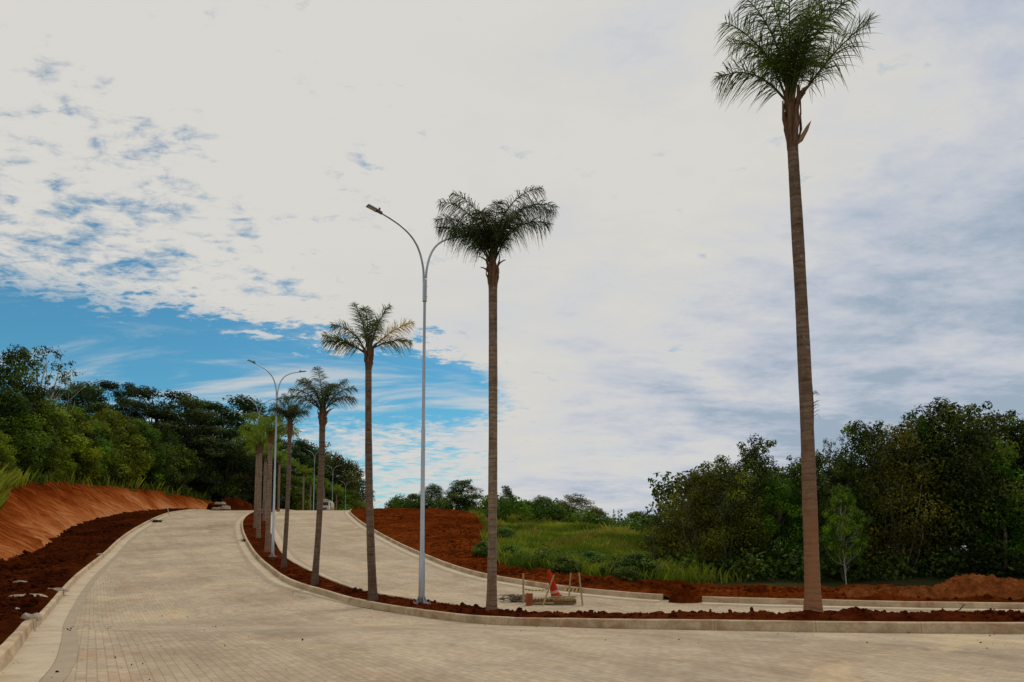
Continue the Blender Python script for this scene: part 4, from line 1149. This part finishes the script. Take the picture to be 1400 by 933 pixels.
# bright-headed palms further along; the head is one mesh
def head_mesh(seed, m, n, L, ll, lo=30):
    rng = np.random.default_rng(seed); sp = []
    for i in range(n):
        sp.append((i*2.39996, rng.uniform(lo, 82), L*rng.uniform(.8, 1.1), rng.uniform(50, 95), ll, .9, 30, .25*i/n))
    return frond_mesh(seed, m, sp, .05)
HEADS = [head_mesh(s, 'frond_bright', 15, 1.9, .55) for s in (71, 72)]+[head_mesh(73, 'frond_bright', 13, 1.6, .5, 10)]
def far_palm(label, x, y, H, r, i, lean=(0, 0), boot=.7, s=1.0):
    o, top = palm(label, x, y, H, r*1.12, r*.9, lean, (0, 0), 40+i, 'head', None, boot, .2, 'trunk_near', stubs=2)
    h = link(bpy.data.objects.new('crown', HEADS[i % 3]), o); h.location = top+Vector((0, 0, boot*.6)); h.rotation_euler = (0, 0, i*1.3); h.scale = (s, s, s)
    return o
for i, r in enumerate([
    (-15.5, 43.4, 7.0, .145, 'bright-headed palm with the stoutest trunk of the cluster, just left of the second lamp post', 1.1),
    (-19.3, 52.0, 6.6, .135, 'bright-headed palm in the middle of the cluster on the median bend', 1.1),
    (-22.7, 60.4, 6.6, .15, 'bright-headed palm at the left side of the cluster, next to the third lamp post', 1.2),
    (-24.9, 68.5, 6.0, .15, 'lower bright-headed palm behind the cluster trunks', 1.1),
    (-31.9, 93.0, 6.3, .15, 'thin-stemmed bright palm right behind the second lamp post, beyond the crest', 1.1),
    (-33.2, 101, 6.0, .15, 'bright palm hidden partly by the slim palm trunk, beyond the crest', 1.1),
    (-35.9, 117, 6.2, .15, 'palm beyond the crest with a pale stem right of the slim palm trunk', 1.1),
    (-40.0, 135, 6.4, .16, 'green-headed far palm left of the leaning palm trunk', 1.1),
    (-41.4, 150, 7.4, .16, 'far palm with its green head above the truck', 1.2),
    (-42.8, 166, 8.1, .17, 'far palm with a bright head right of the truck', 1.3),
    (-44.7, 183, 8.5, .17, 'farthest bright palm head at the right end of the street line', 1.3),
]):
    far_palm(r[4], r[0], r[1], r[2], r[3], i, (0, 0), .6, r[5])

# ------------------------------------------------------------------ street lamps
M['zinc'] = mottled('galvanised_steel', (.26, .28, .31), (.40, .42, .45), 3, .42, .75, .08, .004, (3, 3, .5))
M['lamp_body'] = mottled('lamp_housing', (.05, .048, .046), (.10, .095, .09), 4, .5, .3, .05, .003)
M['lens'] = mottled('lamp_lens', (.42, .42, .40), (.55, .55, .52), 6, .25, 0, 0)
def lamp_meshes():
    d = {}
    mb = MB(); z = [.0, .25, 1.6, 1.62, 5.6, 5.62, 9.9, 10.4]; r = [.105, .098, .090, .074, .063, .054, .044, .042]
    mb.tube([(0, 0, q) for q in z], r, 16); d['pole'] = mb.mesh('pole', M['zinc'], True)
    mb = MB(); mb.box((0, 0, .012), (.44, .44, .024))
    for k in range(4):
        a = k*math.pi/2; c, s = math.cos(a), math.sin(a); t = .008
        q = np.array([(.11, -t, .024), (.21, -t, .024), (.11, -t, .24), (.11, t, .024), (.21, t, .024), (.11, t, .24)])
        q = np.stack([q[:, 0]*c-q[:, 1]*s, q[:, 0]*s+q[:, 1]*c, q[:, 2]], 1)
        mb.add(q, [(0, 1, 2), (5, 4, 3), (0, 3, 4, 1), (1, 4, 5, 2), (2, 5, 3, 0)])
        b = a+math.pi/4; mb.tube([(.26*math.cos(b), .26*math.sin(b), .024), (.26*math.cos(b), .26*math.sin(b), .08)], .02, 6)
    d['base_plate'] = mb.mesh('base_plate', M['zinc'])
    mb = MB(); mb.tube([(0, 0, 9.75), (0, 0, 9.78), (0, 0, 10.5), (0, 0, 10.53)], [.055, .070, .070, .055], 12)
    for q in (9.95, 10.3): mb.tube([(.06, 0, q), (.10, 0, q)], .012, 6)
    d['collar'] = mb.mesh('collar', M['zinc'], False)
    P = np.array([(.035, 10.4), (.05, 10.75), (.12, 11.15), (.27, 11.55), (.52, 11.87), (.86, 12.10), (1.22, 12.25), (1.56, 12.36)])
    t = np.linspace(0, 7, 30); px_, pz_ = pchip(np.arange(8), P[:, 0]), pchip(np.arange(8), P[:, 1])
    mb = MB(); mb.tube(np.stack([px_(t), 0*t, pz_(t)], 1), np.linspace(.038, .028, 30), 10); d['arm'] = mb.mesh('arm', M['zinc'], True)
    mb = MB(); rot = Vector((1, 0, .26)).to_track_quat('X', 'Z'); u = rot @ Vector((1, 0, 0)); up = rot @ Vector((0, 0, 1))
    o = Vector((1.50, 0, 12.35))
    mb.box(o+u*.09, (.17, .08, .07), rot); mb.box(o+u*.345+up*.005, (.36, .19, .045), rot, .82)
    for k in range(5): mb.box(o+u*(.22+k*.06)+up*.036, (.012, .13, .025), rot)
    d['lamp_head'] = mb.mesh('lamp_head', M['lamp_body'])
    mb = MB(); mb.tube([o+u*.12+up*.04, o+u*.12+up*.09, o+u*.12+up*.13], [.035, .035, .028], 10); d['photocell'] = mb.mesh('photocell', M['lamp_body'])
    mb = MB(); mb.box(o+u*.35-up*.021, (.27, .14, .012), rot); d['lens'] = mb.mesh('lens', M['lens'])
    return d
LM = lamp_meshes()
GL = 'double-armed street lamps along the median'
def street_lamp(x, y, rz, label, zoff=.2):
    o = thing('street_lamp', label, 'street lamp', (x, y, float(zroad(y))+zoff), rz, GL)
    for k in ('pole', 'base_plate', 'collar'): link(bpy.data.objects.new(k, LM[k]), o)
    for a in (0, math.pi):
        link(bpy.data.objects.new('arm', LM['arm']), o).rotation_euler = (0, 0, a)
        h = link(bpy.data.objects.new('lamp_head', LM['lamp_head']), o); h.rotation_euler = (0, 0, a)
        link(bpy.data.objects.new('photocell', LM['photocell']), h); link(bpy.data.objects.new('lens', LM['lens']), h)
    return o
mid_c = curve([(-2.8, 21.7), (-14.0, 40.2), (-23.1, 61.5), (-30.2, 83), (-35.2, 107), (-37.4, 128), (-39.7, 150), (-42.1, 172), (-44.8, 194), (-50, 240)], 1.0)
for x, y, lab in [
    (-2.85, 21.7, 'tall galvanised double-armed lamp post, nearest and largest of the row, left of the thin palm'),
    (-14.05, 40.2, 'second double-armed lamp post of the row, between the clustered palms and the slim palm'),
    (-23.1, 61.5, 'galvanised double-armed lamp post, third of the row, its arm beside the wood skyline'),
    (-30.3, 83, 'lamp post with its arms hidden among the clustered palm heads'),
    (-35.3, 107, 'lamp post half hidden behind the slim palm trunk near the road crest'),
    (-37.3, 128, 'far lamp post just left of the leaning palm trunk'),
    (-39.6, 150, 'far lamp post right above the truck'),
    (-42.1, 172, 'small far lamp post against the dark far wood, right of the one above the truck'),
    (-44.8, 194, 'tiny far lamp post at the right edge of the far wood'),
    (-43.6, 215, 'tiny lamp post against the sky left of the palm with a yellowed frond'),
    (-46.0, 240, 'last tiny lamp post against the sky right of the palm with a yellowed frond')]:
    j = int(np.argmin(np.hypot(mid_c[:, 0]-x, mid_c[:, 1]-y))); j = min(max(j, 2), len(mid_c)-3)
    t = mid_c[j+2]-mid_c[j-2]
    o = street_lamp(x, y, math.atan2(t[1], t[0])-math.pi/2+(.32 if 30 < y < 50 else 0), lab, .24 if y < 25 else .2)
    if 30 < y < 70: o.scale = (.915, .915, .915) if y < 50 else (.955, .955, .955)

# ------------------------------------------------------------------ mounds, stones, rubble
def lump(name, m, x, y, z, sx, sy, sz, seed, label, cat, group=None, rough=.35, nseg=(40, 22), sharp=1.0, rz=0.0, flat=True):
    """irregular heap or stone resting on the ground"""
    nu, nv = nseg
    u = np.linspace(0, 2*math.pi, nu, endpoint=False); v = np.linspace(0, 1, nv)
    ct, st = np.cos(u)[None], np.sin(u)[None]; rr = np.sin(v*math.pi/2)[:, None]
    X = ct*rr; Y = st*rr
    n = fbm(X*1.9+seed, Y*1.9-seed, seed, 5, .58)
    nf = fbm(X*7+seed, Y*7, seed+50, 3, .6)
    Z = np.maximum(np.cos(v*math.pi/2)[:, None]**sharp*(1+rough*1.6*n)+rough*.35*nf+rough*.30*np.abs(fbm(X*17+seed, Y*17, seed+60, 3, .6)), 0)*np.clip((1-rr)*6, 0, 1)
    edge = 1+.30*fbm(ct*1.4+seed+0*rr, st*1.4+0*rr, seed+9, 3)
    V = np.stack([X*edge*sx, Y*edge*sy, Z*sz-.04], -1).reshape(-1, 3)
    f = []
    for i in range(nv-1):
        for j in range(nu): f.append((i*nu+j, (i+1)*nu+j, (i+1)*nu+(j+1) % nu, i*nu+(j+1) % nu))
    mb = MB(); mb.add(V, f)
    o = mb.build(name, M[m], None, not flat)
    o.location = (x, y, z); o.rotation_euler = (0, 0, rz)
    return tag(o, label, cat, group)
M['stone'] = mottled('pale_stone', (.20, .155, .11), (.42, .345, .25), 5, .9, 0, .4, .02)
M['stone_red'] = mottled('red_stained_stone', (.12, .055, .03), (.26, .15, .09), 5, .9, 0, .4, .02)
GM = 'soil mounds dumped along the right verge'
for px, y, sx, sy, sz, seed, lab, m in [
    (1165, 24.3, 1.05, .9, .48, 3, 'small red soil mound right of the near palm, smallest of the mounds', 'soil_mound'),
    (1243, 24.0, 1.45, 1.0, .62, 8, 'brown rounded soil mound between the smallest and the largest mound', 'soil_mound'),
    (1345, 23.9, 2.2, 1.2, .78, 5, 'largest red soil mound, at the right edge of the photo', 'soil_mound'),
    (1450, 24.0, 1.9, 1.2, .72, 12, 'red soil mound running out of the right edge of the photo', 'soil_mound')]:
    x = at(px, y)[0]; lump('soil_mound', m, x, y, hz(x, y)-.05, sx, sy, sz, seed, lab, 'soil mound', GM, .42, (150, 76), .9)
for px, y, sx, sy, sz, seed, lab in [
    (933, 24.0, .62, .36, .36, 21, 'heap of dark soil filling the gap between two kerb ends'),
    (1032, 25.0, .55, .4, .34, 22, 'low reddish soil heap left of the near palm, at the foot of the wood'),
    (905, 25.6, 1.0, .5, .28, 23, 'low soil ridge on the right verge beyond the kerb end')]:
    x = at(px, y)[0]; lump('soil_heap', 'soil_bright', x, y, float(zroad(y))+(.1 if y > 24 else -.02), sx, sy, sz, seed, lab, 'soil heap', None, .5, (36, 18), .8)
GS = 'pale stones lying on the turned soil by the left kerb'
for px, py, y, sx, sy, sz, seed, rz, lab in [
    (45, 798, 23.5, .75, .22, .14, 31, .1, 'long flat pale stone, largest on the turned soil'),
    (84, 799, 25.5, .50, .18, .12, 32, -.2, 'flat pale stone right of the longest one'),
    (4, 808, 22.5, .34, .22, .16, 33, .3, 'pale stone at the left photo edge, level with the longest one'),
    (22, 820, 20.0, .30, .16, .12, 34, .0, 'pale stone below the longest one'),
    (50, 848, 15.9, .24, .17, .15, 35, .5, 'brownish pale stone close to the broken kerb joint'),
    (32, 783, 28.0, .30, .14, .10, 36, .2, 'small pale stone nearer the bank than the longest one'),
    (140, 752, 41.5, .30, .16, .12, 37, .2, 'small pale stone on the turned soil far along the kerb')]:
    x = at(px, y)[0]; lump('stone', 'stone', x, y, float(zroad(y))+.20, sx, sy, sz, seed, lab, 'stone', GS, .4, (20, 10), .6, rz)
x, y = -10.33, 14.45
lump('stone', 'stone_red', x, y, float(zroad(y))-.01, .13, .12, .24, 41, 'dark reddish stone wedged in the broken joint of the left kerb', 'stone', None, .3, (18, 10), .5)
# rubble heap at the crest
for px, y, sx, sy, sz, seed, m, lab in [(322, 113, 3.0, 1.6, 1.9, 51, 'soil_bright', 'red earth heap at the left side of the road crest'), (296, 110, 2.0, 1.2, 1.0, 52, 'soil', 'low dark earth heap under the pale slabs at the road crest')]:
    x = at(px, y)[0]; lump('earth_heap', m, x, y, float(zroad(y))+.15, sx, sy, sz, seed, lab, 'earth heap', None, .5, (40, 20), .8)
for px, py, y, sx, sy, sz, seed, lab in [
    (300, 688, 108.5, 1.0, .6, .35, 61, 'long pale slab lying on top of the rubble at the road crest'),
    (308, 694, 108.0, .75, .6, .55, 62, 'thick pale block at the right of the rubble at the road crest'),
    (296, 695, 108.0, .9, .5, .4, 63, 'greyish block at the left of the rubble at the road crest')]:
    x = at(px, y)[0]; z = top_z(py, y)-sz*.5
    lump('stone_block', 'stone', x, y, z, sx, sy, sz, seed, lab, 'stone block', 'pale blocks of the rubble at the road crest', .25, (16, 9), .35)
# debris beside the kerbs
def debris(px, y, seed, label, s=1.0):
    rg = np.random.default_rng(seed); mb = MB(); x = at(px, y)[0]
    for k in range(16):
        a = rg.uniform(0, 6.28); p = rg.normal(0, .14*s, 2)
        mb.tube([(p[0], p[1], .02), (p[0]+.14*s*math.cos(a), p[1]+.14*s*math.sin(a), .10*s*rg.random()+.03), (p[0]+.3*s*math.cos(a), p[1]+.3*s*math.sin(a), .03+.2*s*rg.random())], [.03*s, .022*s, .01*s], 5)
    for k in range(6):
        mb.box((rg.normal(0, .12*s), rg.normal(0, .1*s), .07*s), (.2*s, .16*s, .14*s), Vector((rg.normal(), rg.normal(), rg.normal())).to_track_quat('X', 'Z'), .7)
    o = mb.build('debris_pile', M['bark_dark']); o.location = (x, y, float(zroad(y))+.012)
    tag(o, label, 'debris pile')
debris(214, 69, 5, 'dark scrap of broken wood lying in the left gutter near the crest', 1.5)
debris(336.5, 51.5, 6, 'small dark scrap lying in the gutter of the median kerb bend', .9)
mb = MB(); mb.tube([(0, 0, 0), (.45, .1, 1.0), (.5, .1, 1.15)], [.05, .045, .04], 6)
o = mb.build('wooden_stake', M['bark_pale']); x = at(231, 76)[0]; o.location = (x-1.2, 78.5, float(zroad(78.5))+.1); o.rotation_euler = (0, -.75, .3)
tag(o, 'pale stake leaning over the left kerb close to the road crest', 'stake')

# ------------------------------------------------------------------ works barrier on the far carriageway
M['wood'] = mottled('weathered_wood', (.22, .145, .065), (.46, .335, .17), 4, .85, 0, .4, .01, (5, 5, .5))
M['wood_dark'] = mottled('damp_wood', (.11, .060, .018), (.32, .200, .075), 4, .85, 0, .4, .01, (4, 4, 4))
M['cone'] = mottled('faded_red_plastic', (.30, .018, .006), (.42, .040, .012), 3, .9, 0, .05, .003, (1, 1, 1), .05)
M['cone_band'] = mottled('scuffed_white_band', (.38, .20, .14), (.52, .34, .26), 6, .6, 0, 0)
M['clay'] = mottled('fired_clay', (.20, .050, .012), (.32, .090, .024), 6, .95, 0, .3, .01)
M['tape_y'] = mottled('yellow_tape', (.62, .48, .08), (.75, .60, .14), 5, .5, 0, 0)
M['tape_k'] = mottled('black_tape', (.02, .02, .018), (.04, .038, .035), 5, .5, 0, 0)
def on_road(px, py):
    """point of the carriageway seen at a measured pixel"""
    u = (px-700)/F_PX; v = (PY0-py)/F_PX; c, s = math.cos(TILT), math.sin(TILT)
    dx, dy, dz = u, c-v*s, s+v*c
    Y = np.arange(12, 60, .02); g = CAM_Z+dz/dy*Y-zroad(Y); i = int(np.argmax(g <= 0))
    return dx/dy*Y[i], float(Y[i]), float(zroad(Y[i]))
GB = 'wooden stakes round the hole in the far carriageway'
def stake(px, py, tx, tz, label):
    x, y, z = on_road(px, py)
    mb = MB(); tx = tx*y/F_PX; h = tz*y/F_PX
    d = Vector((tx, 0, h)); rot = d.to_track_quat('Z', 'Y')
    mb.box(d/2, (.068, .055, d.length), rot, .86)
    o = mb.build('wooden_stake', M['wood']); o.location = (x, y, z); tag(o, label, 'stake', GB)
    return Vector((x, y, z)), d
s1, d1 = stake(715.5, 825, .0, 40, 'upright stake on the left of the cone, behind the clay block')
s2, d2 = stake(742, 828, 15.5, 41, 'thin stake leaning across the front of the red cone')
s3, d3 = stake(778, 819, 2.5, 35, 'upright stake right of the cone, farther of the pair joined by tape')
s4, d4 = stake(796.5, 828, -4.5, 44, 'stake tilting left, last one on the right of the barrier')
def tape(name, a, b, label, sag=.05, n=14, w=.07):
    o = thing(name, label, 'tape', a)
    for par, m in ((0, 'tape_y'), (1, 'tape_k')):
        mb = MB()
        for k in range(n):
            if k % 2 != par: continue
            q = []
            for t in (k/n, (k+1)/n):
                sl = .35/n
                for e, off in ((-1, -sl), (1, sl)):
                    tt = min(max(t+off, 0), 1); p = (b-a)*tt; p.z -= sag*4*tt*(1-tt); q.append((p.x, p.y, p.z+e*w/2))
            q = np.array(q); q2 = q+np.array([0, .004, 0])
            mb.add(np.concatenate([q, q2]), [(0, 2, 3, 1), (5, 7, 6, 4), (0, 4, 6, 2), (1, 3, 7, 5)])
        mb.build('yellow_stripes' if par == 0 else 'black_stripes', M[m], o)
    return o
tape('warning_tape', s3+d3*.36-Vector((.18, .03, 0)), s4+d4*.50+Vector((.02, -.04, 0)), 'yellow and black striped tape strung between the two right stakes', .03, 9, .09)
tape('warning_tape', s1+d1*.48+Vector((0, -.03, 0)), s2+d2*.55+Vector((0, -.05, 0)), 'slack thin striped tape sagging left of the cone', .06, 15, .035)
# cone
x, y, z = on_road(761, 826)
y += .34
cone = thing('traffic_cone', 'faded red traffic cone leaning to the left on the wooden grate', 'traffic cone', (x, y, z+.215))
cone.rotation_euler = (0, -.27, 0); cone.scale = (1.1, 1.1, 1.13)
mb = MB(); h = [0, .03, .04, .42, .56, .80, .86]; r = [.165, .158, .145, .105, .088, .056, .046]
mb.tube([(0, 0, q) for q in h], r, 24); mb.build('body', M['cone'], cone, True)
mb = MB(); mb.box((0, 0, .0), (.38, .38, .04), None, .96); mb.build('base', M['cone'], cone)
mb = MB(); mb.tube([(0, 0, .12), (0, 0, .20)], [.141, .133], 24, False); mb.build('band', M['cone_band'], cone, True)
# grate of boards
x, y, z = on_road(758, 826)
gr = thing('wooden_pallet', 'low slatted wooden pallet lying over the hole under the cone', 'pallet', (x, y+.3, z))
mb = MB()
for k in range(3): mb.box((0, -.42+k*.42, .07), (1.46, .09, .10))
mb.build('bearer', M['wood_dark'], gr)
rg = np.random.default_rng(9)
mb = MB()
for k in range(15): mb.box((-.70+k*.10, rg.normal(0, .015), .152+rg.normal(0, .005)), (.072, 1.0, .05))
mb.build('slat', M['wood_dark'], gr)
mb = MB()
for k in range(12):
    mb.box((-.05+k*.066, -.525, .20+rg.normal(0, .006)), (.045, .03, .15), Vector((rg.normal(0, .04), 0, 1)).to_track_quat('Z', 'Y'))
mb.box((.32, -.548, .265), (.86, .014, .035)); mb.box((-.36, -.52, .05), (.66, .03, .06))
mb.build('side_board', M['wood'], gr)
# hollow clay block standing on end
x, y, z = on_road(723.5, 828)
bl = thing('clay_block', 'hollow red clay block standing on end left of the pallet', 'clay block', (x, y, z), .25)
mb = MB(); W_, D_2, H_ = .21, .16, .40; t = .016
for cx in (-W_/2+t/2, W_/2-t/2): mb.box((cx, 0, H_/2), (t, D_2, H_))
for cyq in (-D_2/2+t/2, D_2/2-t/2): mb.box((0, cyq, H_/2), (W_-2*t-.001, t, H_-.002))
mb.box((0, 0, H_/2), (t, D_2-2*t-.001, H_-.004)); mb.box((.0-W_/4, 0, H_/2), (W_/2-t*1.6, t*.8, H_-.006)); mb.box((W_/4, 0, H_/2), (W_/2-t*1.6, t*.8, H_-.006))
mb.build('shell', M['clay'], bl)
mb = MB()
for k in range(7): mb.box((-.084+k*.028, -D_2/2-.003, H_/2), (.012, .006, H_-.02))
mb.build('ribs', M['clay'], bl)
# heap of twigs
x, y, z = on_road(706, 823)
mb = MB(); rg = np.random.default_rng(12)
for k in range(60):
    a = rg.uniform(0, 6.28); L = rg.uniform(.2, .55); p = np.array([rg.normal(0, .24), rg.normal(0, .14), rg.uniform(.02, .20)])
    d = np.array([math.cos(a), .5*math.sin(a), rg.normal(0, .25)])*L
    mb.tube([p-d*.5, p+np.array([0, 0, .04]), p+d*.5], [.010, .013, .005], 5)
mb.tube([(-.3, 0, .1), (-.5, -.05, .12), (-.72, -.1, .02)], [.02, .014, .008], 5)
for k in range(14):
    mb.box((rg.normal(.1, .22), rg.normal(0, .1), rg.uniform(.03, .12)), (.16, .12, .08), Vector((rg.normal(), rg.normal(), rg.normal())).to_track_quat('X', 'Z'), .6)
v_ = np.concatenate(mb.v); v_[:, 2] = np.maximum(v_[:, 2], .0)
mb.v = [v_]
o = mb.build('twig_heap', M['bark_grey']); o.location = (x, y, z+.01); tag(o, 'heap of dry twigs and roots at the left end of the barrier', 'twig heap')
# stick in the median soil and dark leaves on the pavement
mb = MB(); mb.tube([(-.12, 0, 0), (.03, .02, .09), (.12, .02, .19)], [.014, .012, .006], 5)
o = mb.build('stick', M['bark_dark']); x = at(1306, 14.1)[0]; o.location = (x, 14.1, float(zroad(14.1))+.34); tag(o, 'dark stick poking out of the median soil right of the near palm', 'stick')

# ------------------------------------------------------------------ truck just over the crest
M['paint'] = mottled('dusty_white_paint', (.40, .37, .32), (.52, .49, .43), 2, .5, 0, .05, .004)
M['canvas'] = mottled('tan_canvas', (.30, .26, .19), (.42, .37, .28), 3, .85, 0, .3, .02)
M['glass'] = mottled('dark_glass', (.015, .018, .02), (.03, .034, .038), 3, .12, 0, 0)
M['rubber'] = mottled('tyre_rubber', (.02, .02, .019), (.045, .042, .04), 6, .9, 0, .3, .01)
M['steel'] = mottled('dark_steel', (.05, .05, .05), (.10, .095, .09), 5, .6, .4, .1, .005)
M['headlight'] = mottled('headlight_glass', (.5, .5, .48), (.65, .65, .62), 4, .15, 0, 0)
ty = 119.0; tx = at(441.5, ty)[0]
tr = thing('truck', 'small truck with a pale rounded canvas top coming over the road crest', 'truck', (tx, ty, float(zroad(ty))), .12)
mb = MB(); mb.box((0, 2.8, .72), (.8, 6.0, .18)); mb.build('chassis', M['steel'], tr)
cab = MB(); cab.box((0, .75, 1.05), (2.0, 1.5, .62)); cab.box((0, .82, 1.76), (1.96, 1.36, .80), None, .90); cab.build('cab', M['paint'], tr)
mb = MB(); mb.box((0, .115, 1.78), (1.66, .02, .58), Vector((0, -.10, 1)).to_track_quat('Z', 'Y')); mb.build('windscreen', M['glass'], tr)
mb = MB(); mb.box((0, -.02, .98), (1.3, .04, .26)); mb.build('grille', M['steel'], tr)
mb = MB(); mb.box((0, -.08, .62), (2.05, .16, .22)); mb.build('bumper', M['steel'], tr)
for s in (-1, 1):
    mb = MB(); mb.tube([(s*.80, .02, .98), (s*.80, -.03, .98)], [.13, .12], 14); mb.build('headlight', M['headlight'], tr)
    mb = MB(); mb.box((s*1.16, .25, 1.70), (.16, .05, .34)); mb.tube([(s*.98, .3, 1.85), (s*1.14, .27, 1.85)], .015, 6); mb.build('mirror', M['steel'], tr)
    for yy in (.8, 4.6):
        mb = MB(); c = np.linspace(0, 2*math.pi, 25)[:-1]
        mb.tube([(s*.72, yy, .46), (s*.76, yy, .46), (s*.96, yy, .46), (s*1.0, yy, .46)], [.40, .46, .46, .40], 22); w = mb.build('wheel', M['rubber'], tr)
        mb = MB(); mb.tube([(s*.99, yy, .46), (s*1.02, yy, .46)], [.25, .22], 16); mb.build('rim', M['steel'], w)
mb = MB(); mb.box((0, 3.7, 1.05), (2.2, 4.2, .46)); mb.build('load_bed', M['wood_dark'], tr)
mb = MB()
N = 12; a = np.linspace(0, math.pi, N); X = -np.cos(a)*1.08; Z = 1.9+np.sin(a)*.85
prof = [(-1.08, 1.30)]+list(zip(X, Z))+[(1.08, 1.30)]
V = np.concatenate([[(p, 1.7, q) for p, q in prof], [(p, 5.75, q) for p, q in prof]]); k = len(prof)
mb.add(V, [(i, i+1, k+i+1, k+i) for i in range(k-1)]+[tuple(range(k))[::-1], tuple(range(k, 2*k)), (0, k, 2*k-1, k-1)]); mb.build('canvas_top', M['canvas'], tr)

# ------------------------------------------------------------------ shrubs on the grassy rise
GH = 'leafy shrubs along the foot of the grassy rise'
for px, y, h, lab in [
    (772, 31.2, .95, 'bright green spreading shrub directly behind the red cone'),
    (838, 29.8, .80, 'low bright shrub at the foot of the rise, right of the barrier stakes'),
    (872, 29.2, 1.3, 'large leafy shrub against the left end of the dark wood'),
    (856, 28.2, .75, 'creeping shrub spilling onto the red verge right of the barrier'),
    (742, 33.5, 1.0, 'dark green shrub on the lower slope, left of the cone'),
    (700, 36.5, 1.1, 'dark shrub on the slope just right of the thin palm trunk'),
    (664, 40.5, 1.1, 'dark shrub at the red heap edge just left of the thin palm trunk'),
    (808, 33.5, .9, 'low green shrub on the slope between the cone and the large leafy shrub'),
    (690, 50, 1.1, 'bright shrub high on the slope beside the thin palm trunk')]:
    x = at(px, y)[0]; z = hz(x, y)
    tm, cm = proto('shrub', int(px) % 3)
    o = thing('shrub', lab, 'shrub', (x, y, z), px*.7, GH); s = h/10; o.scale = (s*1.5, s*1.5, s)
    link(bpy.data.objects.new('stem', tm), o); link(bpy.data.objects.new('foliage', cm), o)
